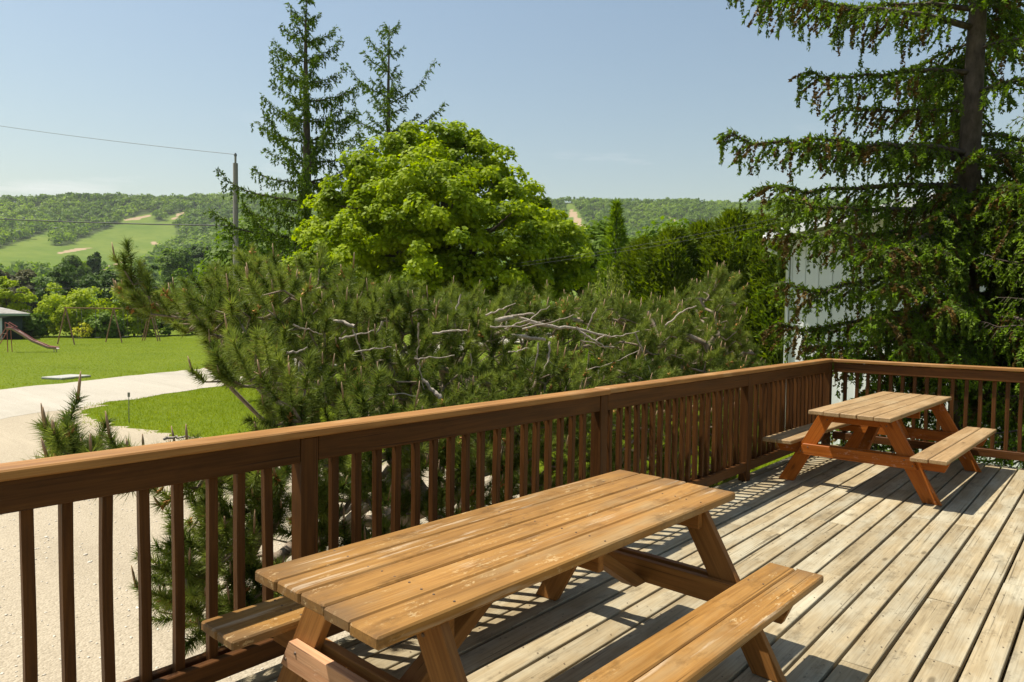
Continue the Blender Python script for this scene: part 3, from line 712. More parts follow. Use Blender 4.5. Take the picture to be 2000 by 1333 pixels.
def conifer(name, label, base, height, trunk_r, branches, mats, bark_mat, seed, twig_step=0.22, twig_len=0.42, blade=(0.09, 0.035), per_m=26, hang=0.3, brown=0.0, tips=0.0, wood_sides=4, lean=(0, 0), group=None, sub=True, taper=0.75, bare=0.12, core=0.0):
    """branches: list of (height, direction, length, rise, droop, upturn)"""
    r = np.random.default_rng(seed); base = np.array(base, float)
    root = tree_root(name, label, base, 'tree', group)
    acc = Acc(); zs = np.linspace(-0.2, height, 16)
    axis = np.stack([lean[0]*zs/height+0.02*np.sin(zs*0.9), lean[1]*zs/height+0.02*np.cos(zs*0.7), zs], -1)
    tube(acc, axis, np.maximum(0.012, trunk_r*(1-np.clip(zs, 0, None)/height)**0.8), 10)
    link('trunk', smooth(acc.mesh('trunk')), bark_mat, root)
    wood_a = Acc(); BP, BD, BL, BK = [], [], [], []
    def on_axis(h): return np.array([np.interp(h, zs, axis[:, i]) for i in range(3)])
    for (h, az, L, rise, droop, up) in branches:
        az = np.array([az[0], az[1], 0.0]); az /= np.linalg.norm(az)
        c = branch_curve(on_axis(h), az, L, rise, droop, up, 10)
        c[1:] += r.normal(0, 0.012*L, (9, 3))*np.linspace(0.2, 1, 9)[:, None]
        rb = max(0.006, min(trunk_r*0.35, 0.012*L**1.1+0.006))
        tube(wood_a, c, np.linspace(rb, rb*0.2, 10), wood_sides)
        side = np.array([-az[1], az[0], 0])
        if core:
            nb = int(core*per_m*L); f = bare+(1-bare)*r.random(nb)**0.8
            bp = np.stack([np.interp(f*9, np.arange(10), c[:, j]) for j in range(3)], -1)+r.normal(0, 0.010+blade[0]*0.25, (nb, 3))
            BP.append(bp); BD.append(nrm(az*0.5+np.array([0, 0, 0.35])+r.normal(0, 0.7, (nb, 3)))); BL.append(blade[0]*r.uniform(0.6, 1.3, nb)); BK.append(np.where(r.random(nb) < tips*0.5, 2, np.where(r.random(nb) < brown*0.8, 1, 0)))
        nt = max(4, int(L/twig_step*2))
        for i in range(nt):
            s = bare+(1-bare)*(i+r.random())/nt; p = np.array([np.interp(s*9, np.arange(10), c[:, j]) for j in range(3)])
            sd = 1 if i % 2 else -1
            tl = twig_len*(1.0-taper*s)*r.uniform(0.55, 1.25)*min(1.0, 0.4+L*0.5)
            if s > 0.93: d0 = nrm(az+side*sd*0.35+np.array([0, 0, 0.15]))
            else: d0 = nrm(side*sd*r.uniform(0.5, 1.0)+az*r.uniform(0.35, 0.9)+np.array([0, 0, r.uniform(-0.5, 0.15)]))
            n_pt = 5; q = np.linspace(0, 1, n_pt)
            tw = p+d0*(tl*q)[:, None]+np.array([0, 0, -hang])*(tl*q**1.6)[:, None]
            if sub: tube(wood_a, tw, np.linspace(0.006, 0.0025, n_pt), 3, cap=False)
            nb = max(4, int(per_m*tl)); f = r.random(nb)**0.6
            bp = np.stack([np.interp(f*(n_pt-1), np.arange(n_pt), tw[:, j]) for j in range(3)], -1)
            dirn = nrm(tw[-1]-tw[0]); bd = nrm(dirn*0.9+r.normal(0, 0.55, (nb, 3))+np.array([0, 0, 0.10]))
            k = np.zeros(nb, int)
            if brown and r.random() < brown*(0.3+1.8*s): k[:] = 1
            if tips: k[(f > 0.60) & (r.random(nb) < tips) & (k == 0)] = 2
            BP.append(bp); BD.append(bd); BL.append(blade[0]*r.uniform(0.6, 1.3, nb)); BK.append(k)
            # hanging twiglets
            if hang > 0.5 and r.random() < 0.75:
                hl = r.uniform(0.12, 0.42)*min(1, L*0.5); p2 = tw[r.integers(1, n_pt)]
                nb = max(4, int(per_m*hl)); f = r.random(nb); bp = p2+np.array([0, 0, -hl])*f[:, None]+r.normal(0, 0.012, (nb, 3))
                BP.append(bp); BD.append(nrm(np.array([0, 0, -0.8])+r.normal(0, 0.5, (nb, 3)))); BL.append(blade[0]*r.uniform(0.5, 1.1, nb)); BK.append(np.full(nb, 1 if r.random() < brown*1.2 else 0))
    link('branches', wood_a.mesh('branches'), bark_mat, root)
    BP = np.concatenate(BP); BD = np.concatenate(BD); BL = np.concatenate(BL); BK = np.concatenate(BK)
    for kk, nm in ((0, 'crown'), (1, 'cones'), (2, 'fresh_shoots')):
        m = BK == kk
        if m.sum() == 0: continue
        V, F = blades_tri(BP[m], BD[m], BL[m]*(0.75 if kk == 1 else 1), blade[1]*(1.6 if kk == 1 else 1), seed+kk)
        link(nm, np_mesh(nm, V, F), mats[kk], root)
    return root

def whorls(r, h0, h1, Lmax, n_whorl, per, top_len=0.25, rise=(0.05, 0.35), droop=0.25, up=0.18, power=0.85, jitter=0.25, dh=0.2):
    out = []
    for i in range(n_whorl):
        t = i/(n_whorl-1); h = h0+(h1-h0)*t
        L0 = top_len+(Lmax-top_len)*(1-t)**power
        a0 = r.uniform(0, 6.283)
        for k in range(per):
            a = a0+6.283*(k+r.uniform(-0.3, 0.3))/per; L = L0*r.uniform(1-jitter*1.6, 1+jitter)
            out.append((h+r.uniform(-dh, dh), (math.cos(a), math.sin(a)), L, rise[0]+(rise[1]-rise[0])*t+r.uniform(-0.06, 0.06), droop*(1-t*0.6), up))
    return out

# two tall spruces beyond the maple
def base_at(px, depth):
    v = ray(px, 640); P = CAM+v*depth; return np.array([P[0], P[1], GZ])
rA = np.random.default_rng(21)
bA = base_at(598, 27.0)
LV = np.array([-CR[0], -CR[1]])               # toward image left, level
hA = at(592, -6, 27.0)[2]-GZ
conifer('spruce_tree', 'tall narrow spruce rising beside the utility pole, highest against the sky', bA, hA, 0.30,
        whorls(rA, 2.6, hA*0.975, 4.4, 17, 5, 0.40, (0.0, 0.42), 0.24, 0.32, 0.92, 0.22, 0.06),
        [M['spruce_far'], M['spruce_brown'], M['spruce_tip']], M['spruce_bark'], 31, twig_step=0.16, twig_len=0.38, blade=(0.115, 0.056), per_m=52, hang=0.55, tips=0.2, sub=False, taper=0.5, core=1.6)
rB = np.random.default_rng(22)
bB = base_at(757, 33.0); hB = at(757, 60, 33.0)[2]-GZ
brB = whorls(rB, 3.0, hB*0.97, 3.6, 15, 5, 0.5, (0.1, 0.75), 0.20, 0.22, 0.75, 0.35)
brB += [(hB-3.6, (-LV[0], -LV[1]), 2.2, 0.55, 0.1, 0.5), (hB-3.3, (LV[0], LV[1]), 2.0, 0.5, 0.1, 0.4), (hB-5.2, (-LV[0], -LV[1]), 2.7, 0.45, 0.1, 0.3)]
conifer('spruce_tree', 'shorter open-topped spruce standing behind the bright green maple', bB, hB, 0.27, brB,
        [M['spruce_far'], M['spruce_brown'], M['spruce_tip']], M['spruce_bark'], 32, twig_step=0.18, twig_len=0.42, blade=(0.125, 0.06), per_m=48, hang=0.4, tips=0.2, sub=False, taper=0.5, core=1.6)

# the maple
mc = at(868, 455, 21.5); mb = base_at(880, 21.5)
MAPLE_LOBES = [(600, 540, 50, 0.3), (640, 590, 60, 0.0), (770, 610, 80, -0.8), (900, 620, 90, -0.9), (1030, 610, 80, -0.4), (690, 350, 40, 0.3), (925, 300, 38, 0.4), (1120, 480, 34, 0.6),
    (838, 305, 62, 0.2), (790, 335, 70, -0.5), (900, 345, 80, 0.3), (730, 400, 78, 0.2), (830, 400, 100, -1.4), (950, 385, 75, -0.3), (1010, 410, 62, 0.5), (660, 445, 62, 0.4), (625, 490, 55, 0.2), (740, 480, 95, -1.3), (860, 490, 110, -1.9), (980, 480, 95, -1.2),
    (1060, 450, 55, 0.4), (1085, 505, 62, 0.1), (1110, 540, 45, 0.3), (690, 535, 80, -0.9), (820, 560, 100, -1.4), (960, 560, 90, -1.2), (1050, 560, 70, -0.3), (860, 420, 95, 1.5), (760, 490, 85, 1.5)]
lob = [(at(x_, y_, 21.5+dz*1.25), rr_*0.94*(21.5+dz)/F_PX) for x_, y_, rr_, dz in MAPLE_LOBES]
broadleaf('maple_tree', 'round bright yellow-green maple in the middle, in front of the spruces', mb, mc, (4.25, 4.0, 3.35), 700, 0.38, 122000, 0.125, M['maple'], M['maple_bark'], 41, trunk_r=0.28, flat=0.9, limbs=9, lobes=lob)

# cedar row and lighter conifer to the right of the maple
def cone_crown(name, label, base, h, w, mat, seed, n=9000, blade=(0.17, 0.07), group=None, bare0=0.05, pw=0.8):
    r = np.random.default_rng(seed); base = np.array(base, float); root = tree_root(name, label, base, 'tree', group)
    t = r.random(n)**1.25; z = bare0*h+(h*(1-bare0))*t; a = r.uniform(0, 6.283, n)
    ph = r.uniform(0, 6.28, 4)
    R = w*((1-t)**pw)*(1+0.26*np.sin(a*4+z*2.2+ph[0])+0.20*np.sin(a*7+z*4.3+ph[1])+0.12*np.sin(z*3.1+ph[2]))*r.uniform(0.55, 1.0, n)**0.5+0.03
    P = np.stack([np.cos(a)*R, np.sin(a)*R, z+r.normal(0, 0.05, n)], -1)
    D = nrm(np.stack([np.cos(a)*0.8, np.sin(a)*0.8, np.full(n, 0.65)], -1)+r.normal(0, 0.4, (n, 3)))
    V, F = blades_tri(P, D, blade[0]*r.uniform(0.6, 1.4, n), blade[1], seed)
    link('crown', np_mesh('crown', V, F), mat, root)
    acc = Acc(); tube(acc, [[0, 0, -0.15], [0, 0, h*0.5], [0, 0, h*0.94]], [w*0.10, w*0.06, 0.01], 8); link('trunk', smooth(acc.mesh('trunk')), M['spruce_bark'], root)
    return root
cedars = [(1255, 470, 25.0, 1.15, 'leftmost dark cedar of the row beside the maple'), (1312, 452, 24.0, 1.2, 'dark cedar second from the left in the row'), (1372, 440, 24.5, 1.25, 'dark cedar third from the left in the row'),
          (1430, 418, 23.5, 1.3, 'dark cedar fourth from the left, tallest of the row'), (1484, 428, 23.0, 1.2, 'dark cedar fifth in the row, next to last before the white house'), (1530, 440, 22.0, 1.1, 'rightmost dark cedar touching the white house corner')]
for i, (px, py, dp, w, lb) in enumerate(cedars):
    b = base_at(px, dp); cone_crown('cedar_tree', lb, b, at(px, py, dp)[2]-GZ, w*1.3, M['cedar'], 60+i, 15000, (0.19, 0.085), 'cedar row beyond the pine', 0.03, 0.42)
b = base_at(1200, 30); cone_crown('conifer_tree', 'pointed lighter green conifer between the maple and the cedar row', b, at(1200, 400, 30)[2]-GZ, 1.5, M['larch'], 70, 5200, (0.26, 0.09), None, 0.03, 1.0)
def willow():
    r = np.random.default_rng(71); b = base_at(1197, 15.0); ht = at(1197, 492, 15.0)[2]-GZ; root = tree_root('willow_shrub', 'pale yellow twiggy shrub standing below the pointed conifer', b, 'shrub')
    wd = Acc(); P, D = [], []
    for i in range(80):
        a = r.uniform(0, 6.283); sp = r.uniform(0.05, 0.62); h = ht*r.uniform(0.62, 1.0)*(1-0.25*sp); t = np.linspace(0, 1, 6)
        c = np.stack([np.cos(a)*sp*t**1.3, np.sin(a)*sp*t**1.3, h*t], -1)+r.normal(0, 0.02, (6, 3)); tube(wd, c, np.linspace(0.012, 0.003, 6), 3, cap=False)
        f = 0.3+0.7*r.random(95); P.append(np.stack([np.interp(f*5, np.arange(6), c[:, j]) for j in range(3)], -1)+r.normal(0, 0.035, (95, 3))); D.append(nrm(np.array([0, 0, 0.8])+r.normal(0, 0.45, (95, 3))))
    V, F = blades_tri(np.concatenate(P), np.concatenate(D), 0.085, 0.024, 3); link('crown', np_mesh('crown', V, F), M['willow'], root); link('stems', wd.mesh('stems'), M['maple_bark'], root)
willow()
broadleaf('leafy_tree', 'mid green tree rising behind the cedar row', base_at(1330, 33), at(1330, 545, 33), (3.0, 2.6, 2.1), 110, 0.8, 12000, 0.24, M['bush_g'], M['maple_bark'], 72, trunk_r=0.18)
broadleaf('leafy_tree', 'mid green tree low behind the maple on its right', base_at(1140, 34), at(1140, 520, 34), (2.4, 2.4, 2.0), 80, 0.8, 9000, 0.24, M['bush_g'], M['maple_bark'], 73, trunk_r=0.16)
broadleaf('leafy_tree', 'bushy tree under the tall spruce, left of the maple', base_at(520, 36), at(520, 545, 36), (3.0, 2.8, 2.2), 90, 0.8, 10000, 0.24, M['bush_g'], M['maple_bark'], 74, trunk_r=0.18)

# ---------------------------------------------------------------- near spruce on the right
def near_spruce():
    r = np.random.default_rng(90); dp = 11.6; b = base_at(1884, dp); ht = 15.0
    R2 = np.array([CR[0], CR[1]]); R2 /= np.linalg.norm(R2); F2 = np.array([CF[0], CF[1]]); F2 /= np.linalg.norm(F2)
    def dirv(left, toward): v = -R2*left-F2*toward; return (v[0], v[1])
    br = []
    # the branches that stand out against the sky: attach height from the trunk, tip from the picture
    for (ty, tipx, tipy, toward) in [(66, 1402, 6, 0.10), (30, 1500, -10, -0.15), (150, 1532, 165, 0.15), (226, 1640, 205, -0.1), (318, 1400, 262, 0.0), (306, 1500, 300, 0.35), (372, 1450, 372, 0.1), (430, 1465, 405, 0.25), (470, 1480, 440, -0.1),
                                     (540, 1470, 560, 0.3), (600, 1490, 640, 0.15), (500, 1540, 470, 0.45), (650, 1530, 665, 0.4), (690, 1560, 690, 0.2), (455, 1570, 505, 0.7), (520, 1610, 560, 0.85), (585, 1590, 620, 0.7), (625, 1650, 665, 0.95), (560, 1700, 600, 1.3), (640, 1720, 690, 1.4)]:
        h = at(1884, ty, dp)[2]-GZ; zt_ = at(tipx, tipy, dp)[2]-GZ
        L = (1884-tipx)/F_PX*dp*math.sqrt(1+toward**2)
        rise = (zt_-h)/L
        br.append((h, dirv(1, toward), L, rise+0.16, 0.38, 0.22))
    for i in range(104):
        t = r.random(); h = 0.9+(ht-1.2)*t**1.1
        a = r.uniform(0, 6.283); dv = dirv(math.cos(a), math.sin(a))
        L = (3.3*(1-t)**0.7+0.35)*r.uniform(0.55, 1.05)
        if math.cos(a) > 0.1: L *= 0.55 if h > 5.2 else 0.62
        br.append((h, dv, L, r.uniform(-0.05, 0.15), r.uniform(0.2, 0.45), r.uniform(0.1, 0.25)))
    for i in range(46):                        # the denser skirt below the rail line and to the right
        h = r.uniform(1.9, 5.2); a = r.uniform(1.3, 3.3); dv = dirv(math.cos(a), abs(math.sin(a))*0.9)
        br.append((h, dv, r.uniform(1.6, 3.4), r.uniform(-0.05, 0.12), r.uniform(0.25, 0.5), 0.2))
    conifer('spruce_tree', 'big dark spruce with drooping branches and brown cones at the deck corner', b, ht, 0.235, br,
            [M['spruce'], M['spruce_brown'], M['spruce_tip']], M['spruce_bark'], 91, twig_step=0.105, twig_len=0.52, blade=(0.066, 0.040), per_m=100, hang=0.62, brown=0.16, tips=0.75, sub=True, taper=0.35, bare=0.10, core=1.8)
near_spruce()
# a second, fresher one just right of the frame edge
def side_spruce():
    r = np.random.default_rng(95); dp = 9.6; b = base_at(2130, dp)
    br = whorls(r, 0.8, 7.2, 1.9, 17, 6, 0.3, (0.0, 0.3), 0.35, 0.2, 0.75, 0.2)
    conifer('spruce_tree', 'fresh green young spruce at the right edge beyond the railing', b, 7.6, 0.11, br, [M['spruce_tip'], M['spruce_brown'], M['spruce_tip']], M['spruce_bark'], 96, twig_step=0.12, twig_len=0.42, blade=(0.055, 0.024), per_m=64, hang=0.6, tips=0.5, sub=True, taper=0.45)
side_spruce()

# ---------------------------------------------------------------- the broad pine below the railing
def rail_depth(px):                           # depth at which a pixel column meets the railing's outer side
    v = ray(px, 800); return (-0.2-CAM[0])/v[0] if v[0] < -1e-3 else 20.0
PINE_TOP = [(400, 560), (430, 540), (455, 515), (500, 488), (540, 475), (600, 492), (630, 525), (660, 510), (700, 542), (740, 540), (790, 565), (860, 572), (920, 555), (980, 560), (1030, 552), (1100, 572), (1200, 578), (1300, 568), (1360, 556), (1400, 518), (1420, 530), (1440, 610), (1470, 690), (1490, 730)]
PINE_LOW = [(1480, 780), (1460, 860), (1420, 930), (1300, 960), (1100, 980), (900, 1010), (760, 1060), (640, 1090), (570, 1130), (490, 1170), (420, 1190), (370, 1150), (360, 1040), (380, 950), (400, 905), (520, 870), (525, 760), (510, 715), (450, 680), (405, 625)]
PINE_ARMS = [[(240, 470), (262, 466), (292, 520), (330, 555), (400, 575), (405, 620), (330, 600), (275, 575), (252, 540)], [(108, 790), (140, 775), (172, 812), (195, 840), (215, 880), (118, 880)], [(190, 852), (330, 846), (520, 845), (520, 892), (200, 890)]]
PINE_POLY = PINE_TOP+PINE_LOW
def build_pine():
    r = np.random.default_rng(101)
    base = np.array([-2.15, 4.9, GZ]); root = tree_root('pine_tree', 'broad low pine with long needles spreading behind the long railing', base)
    tips = []
    def place(px, py, layer):
        rd_ = rail_depth(px)
        if px < 521 and py > 780 and py < 896: return at(px, py, rd_+r.uniform(0.25, 0.70))
        if px < 400 and py < 622: return at(px, py, r.uniform(5.2, 5.6))
        top = np.interp(px, [p[0] for p in PINE_TOP], [p[1] for p in PINE_TOP])
        k = np.clip((py-top)/220, 0, 1)       # the crown's face comes nearer below its top edge
        near = rd_+0.35+(1-k)*1.15
        return at(px, py, near+(r.uniform(0, 0.55) if layer == 0 else r.uniform(0.7, 2.0)))
    def sample(polys, py_lo, py_hi):
        while True:
            px, py = r.uniform(90, 1515), r.uniform(py_lo, py_hi)
            if any(inpoly(px, py, q) for q in polys): return px, py
    clumps = []
    while len(clumps) < 215:                  # sprays of shoots on the outside of the crown
        px, py = sample([PINE_POLY], 490, 1205)
        if py > 880 and r.random() < (0.86 if px > 560 else 0.5): continue
        c = place(px, py, 0)
        if c[2] < GZ+0.2 or c[0] > -0.30: continue
        if clumps and np.min(np.linalg.norm(np.array(clumps)-c, axis=1)) < 0.27: continue
        clumps.append(c)
        for q in range(r.integers(8, 15)): tips.append(c+nrm(r.normal(size=3))*np.array([1, 1, 0.8])*r.uniform(0.05, 0.18))
    for arm, cnt_ in zip(PINE_ARMS, (44, 46, 84)):
        for q in range(cnt_): tips.append(place(*sample([arm], 440, 900), 0))
    for q in range(1050):                     # and the darker inside
        px, py = sample([PINE_POLY], 490, 1205)
        if py > 860 and r.random() < (0.90 if px > 560 else 0.6): continue
        tips.append(place(px, py, 1))
    tips = np.array([p-np.array([0, 0, 0.17]) for p in tips if p[2] > GZ+0.3 and p[0] < -0.24])
    keep = []
    for i, p in enumerate(tips):
        if keep and np.min(np.linalg.norm(tips[keep]-p, axis=1)) < 0.068: continue
        keep.append(i)
    tips = tips[keep]
    # skeleton: main limbs, then every shoot hooks on to the nearest wood nearer the base
    nodes = [base-np.array([0, 0, 0.2]), base+np.array([0, 0, 0.35])]; par = [-1, 0]
    def limb(pts, start=1):
        prev = start
        pts = [np.array(p) for p in pts]; a = nodes[start]
        for p in pts:
            n = max(1, int(np.linalg.norm(p-a)/0.22))
            for q in range(1, n+1):
                nodes.append(a+(p-a)*q/n+r.normal(0, 0.018, 3)); par.append(prev); prev = len(nodes)-1
            a = p
        return prev
    mid = limb([(-2.2, 4.9, -0.2)])
    limb([(-2.4, 5.6, 0.5), (-2.5, 6.3, 1.1), (-2.4, 6.9, 1.45)], mid); limb([(-2.4, 4.2, 0.4), (-2.6, 3.6, 1.0), at(430, 640, 5.5), at(350, 620, 5.4), at(290, 590, 5.4), at(252, 530, 5.4)], mid); limb([(-1.9, 6.0, 0.2), (-1.6, 7.6, 0.6), (-1.3, 9.2, 1.1)], mid)
    e_ = limb([(-1.9, 4.0, -0.1), (-1.3, 3.0, 0.0)], mid); limb([at(400, 930, rail_depth(400)+0.6), at(260, 925, rail_depth(260)+0.5), at(150, 900, rail_depth(150)+0.5)], e_); limb([at(480, 1060, rail_depth(480)+0.7), at(400, 1080, rail_depth(400)+0.7)], e_); limb([(-3.0, 5.0, 0.5), (-3.6, 4.8, 1.2), (-3.7, 5.0, 1.9)], mid); limb([(-1.4, 4.9, 0.1), (-0.9, 5.2, 0.6), (-0.8, 5.6, 0.9)], mid)
    order = np.argsort(np.linalg.norm(tips-np.array([-2.2, 4.9, -0.2]), axis=1))
    B0 = np.array([-2.2, 4.9, -0.2]); shoot_par = {}
    NA = np.array(nodes); PA = list(par)
    for i in order:
        p = tips[i]; dd = np.linalg.norm(NA-p, axis=1)+0.55*np.maximum(0, np.linalg.norm(NA-B0, axis=1)-np.linalg.norm(p-B0)+0.1)
        j = int(np.argmin(dd)); a = NA[j]; L = np.linalg.norm(p-a); n = max(1, int(L/0.16)); prev = j; new = []
        for q in range(1, n+1):
            t = q/n; w = a+(p-a)*t+np.array([0, 0, -0.16*L*math.sin(t*math.pi)])
            new.append(w); PA.append(prev); prev = len(NA)+len(new)-1
        NA = np.concatenate([NA, np.array(new)]); shoot_par[i] = prev
    PAa = np.array(PA); cnt = np.zeros(len(NA))
    for i, e in shoot_par.items(): cnt[e] += 1
    for k in range(len(NA)-1, 0, -1): cnt[PAa[k]] += cnt[k]
    rad = 0.0042*np.maximum(cnt, 0.6)**0.44+0.0012
    # twig segments as tapering three/five sided prisms
    idx = np.arange(1, len(NA)); a = NA[PAa[idx]]; b_ = NA[idx]; T = nrm(b_-a); A = nrm(np.cross(T, np.array([0.3, 0.2, 1.0]))); Bv = np.cross(T, A)
    sides = 5; V = []
    for q in range(sides):
        an = 2*math.pi*q/sides; V.append(a+(A*math.cos(an)+Bv*math.sin(an))*np.minimum(rad[PAa[idx]], rad[idx]*1.6)[:, None])
    for q in range(sides):
        an = 2*math.pi*q/sides; V.append(b_+(A*math.cos(an)+Bv*math.sin(an))*rad[idx][:, None])
    V = np.stack(V, 1).reshape(-1, 3); o_ = np.arange(len(idx))[:, None, None]*2*sides
    Fq = np.array([[q, (q+1) % sides, sides+(q+1) % sides, sides+q] for q in range(sides)])[None]
    link('branches', smooth(np_mesh('branches', to_local(V, root), (o_+Fq).reshape(-1, 4))), M['pine_bark'], root)
    # needles: a bottle brush on every shoot and on the last twig stretch behind it
    n = len(tips); K = 270
    pd = np.stack([NA[shoot_par[i]]-NA[PAa[shoot_par[i]]] for i in range(n)])
    out = nrm(np.stack([tips[:, 0]+2.2, tips[:, 1]-4.9, np.zeros(n)], -1))
    axis = nrm(nrm(pd)*0.55+out*0.25+np.array([0, 0, 0.85])+r.normal(0, 0.30, (n, 3)))
    Ls = r.uniform(0.10, 0.22, n)
    f = r.random((n, K)); cpos = tips[:, None, :]+axis[:, None, :]*(f*Ls[:, None])[..., None]
    rv = r.normal(size=(n, K, 3)); rv = nrm(rv-axis[:, None, :]*(rv*axis[:, None, :]).sum(-1, keepdims=True))
    ang = np.radians(r.uniform(50, 96, (n, K))-f*32)
    D = axis[:, None, :]*np.cos(ang)[..., None]+rv*np.sin(ang)[..., None]+np.array([0, 0, -0.06])
    Ln = r.uniform(0.060, 0.098, (n, K))*r.uniform(0.75, 1.15, (n, 1))*(1-0.15*f)
    V, F = blades_tri(cpos.reshape(-1, 3), nrm(D.reshape(-1, 3)), Ln.ravel(), 0.0050, 5)
    me = np_mesh('needles', to_local(V, root), F); tn = me.attributes.new('shoot_tone', 'FLOAT', 'POINT'); tn.data.foreach_set('value', np.repeat(r.random(n)**1.3, K*3).astype(np.float32))
    link('needles', me, M['needle'], root)
    # tan candles on many tips, orange pollen cones at the foot of some
    ca, co = Acc(), Acc()
    for i in range(n):
        e = tips[i]+axis[i]*Ls[i]
        if r.random() < 0.34:
            d = nrm(axis[i]*0.5+np.array([0, 0, 1.0])); Lc = r.uniform(0.035, 0.12); tube(ca, [e-d*0.01, e+d*Lc*0.6, e+d*Lc], [0.0065, 0.006, 0.002], 4)
            if r.random() < 0.35:
                d2 = nrm(d+r.normal(0, 0.45, 3)); tube(ca, [e, e+d2*Lc*0.5], [0.005, 0.002], 4)
        if r.random() < 0.18:
            for q in range(6):
                p = tips[i]+axis[i]*Ls[i]*r.uniform(0.5, 0.95); d = nrm(axis[i]+r.normal(0, 0.8, 3)); tube(co, [p, p+d*0.018, p+d*0.034], [0.006, 0.009, 0.003], 4)
    for acc_, nm, mt in ((ca, 'candles', M['candle']), (co, 'pollen_cones', M['cone'])):
        me = acc_.mesh(nm); V = np.empty(len(me.vertices)*3, np.float32); me.vertices.foreach_get('co', V); V = V.reshape(-1, 3)-base.astype(np.float32); me.vertices.foreach_set('co', V.ravel()); me.update()
        tag(link(nm, me, mt, root), kind='stuff')
    # bare pale limbs that stick out of the crown
    def dead(pts, depth, r0, r1):
        P = np.array([at(x_, y_, depth+dz) for x_, y_, dz in pts]); t_ = np.linspace(0, len(P)-1, len(P)*4)
        Q = np.stack([np.interp(t_, np.arange(len(P)), P[:, j]) for j in range(3)], -1); Q[1:-1] = (Q[:-2]+Q[1:-1]*2+Q[2:])/4+r.normal(0, 0.004, (len(Q)-2, 3))
        dw = Acc(); tube(dw, Q-base, np.interp(t_, [0, len(P)-1], [r0, r1]), 6); link('bare_limb', smooth(dw.mesh('bare_limb')), M['dead_wood'], root)
    dpt = rail_depth(1050)+0.85
    dead([(965, 630, 0), (1000, 618, 0.05), (1060, 636, 0.1), (1120, 642, 0.15), (1180, 655, 0.2)], dpt, 0.024, 0.010)
    dead([(1000, 618, 0.05), (1040, 612, 0.0), (1046, 618, 0.0)], dpt, 0.014, 0.004)
    dead([(985, 655, 0), (1030, 660, 0.05), (1065, 664, 0.1)], dpt, 0.024, 0.012)
    dead([(1125, 640, 0.1), (1150, 660, 0.1), (1180, 678, 0.1), (1200, 678, 0.1)], dpt, 0.012, 0.004)
    dead([(1165, 665, 0.1), (1180, 655, 0.1), (1205, 660, 0.1)], dpt, 0.008, 0.003)
    dead([(1074, 668, 0), (1070, 710, -0.03), (1052, 740, -0.05)], dpt, 0.010, 0.004); dead([(1072, 705, -0.03), (1098, 724, -0.03)], dpt, 0.006, 0.003)
    dead([(970, 660, 0), (963, 700, 0), (961, 720, 0)], dpt, 0.009, 0.004); dead([(990, 628, 0), (984, 665, 0), (982, 712, 0)], dpt, 0.006, 0.003)
    dead([(845, 652, 0), (880, 647, 0), (912, 646, 0)], rail_depth(880)+0.9, 0.011, 0.006)
    dead([(640, 625, 0), (670, 630, 0), (692, 638, 0)], rail_depth(660)+1.1, 0.010, 0.014)
    dead([(825, 740, 0), (845, 762, 0), (860, 778, 0)], rail_depth(840)+0.5, 0.010, 0.016)
    dead([(900, 575, 0.5), (890, 610, 0.5), (888, 640, 0.5)], rail_depth(880)+0.8, 0.006, 0.010)
    dead([(516, 560, 0), (520, 545, 0), (531, 530, 0)], 5.9, 0.020, 0.016); dead([(520, 545, 0), (508, 538, 0)], 5.9, 0.010, 0.006)
    dead([(1300, 636, 0), (1330, 610, 0), (1360, 598, 0)], rail_depth(1330)+0.7, 0.010, 0.006)
    dead([(320, 858, 0), (345, 853, 0), (372, 856, 0)], rail_depth(345)+0.4, 0.008, 0.004)
    for q in range(26):
        x_, y_ = r.uniform(800, 1330), r.uniform(600, 730)
        if q % 3 == 0: x_, y_ = r.uniform(520, 800), r.uniform(600, 800)
        an = r.uniform(-0.5, 0.5) if r.random() < 0.6 else r.uniform(1.1, 2.0); ln = r.uniform(40, 110); cx_, sx_ = math.cos(an), math.sin(an)
        dead([(x_, y_, 0), (x_+cx_*ln*0.5, y_+sx_*ln*0.5+r.uniform(-7, 7), 0.04), (x_+cx_*ln, y_+sx_*ln, 0.1)], rail_depth(x_)+r.uniform(0.55, 1.0), r.uniform(0.005, 0.010), 0.003)
    # the forked trunk limbs seen through the balusters
    dpt = rail_depth(720)+1.0
    dead([(600, 1085, 0.2), (690, 1010, 0.1), (745, 965, 0.0), (775, 915, 0.0), (800, 880, 0.05)], dpt, 0.040, 0.030)
    dead([(640, 1020, 0.1), (700, 985, 0.1), (770, 955, 0.2), (830, 905, 0.3)], dpt, 0.018, 0.012)
    dead([(640, 960, 0), (690, 925, 0), (760, 895, 0)], dpt, 0.012, 0.008)
    dead([(740, 1030, 0), (790, 985, 0), (850, 960, 0.1)], dpt, 0.022, 0.012); dead([(782, 1010, 0), (790, 960, 0), (786, 930, 0)], dpt, 0.008, 0.005)
    dead([(880, 960, 0.2), (930, 930, 0.2), (985, 920, 0.3)], dpt+0.5, 0.016, 0.010); dead([(690, 1060, 0), (760, 1010, 0), (800, 1000, 0)], dpt, 0.014, 0.008)
build_pine()

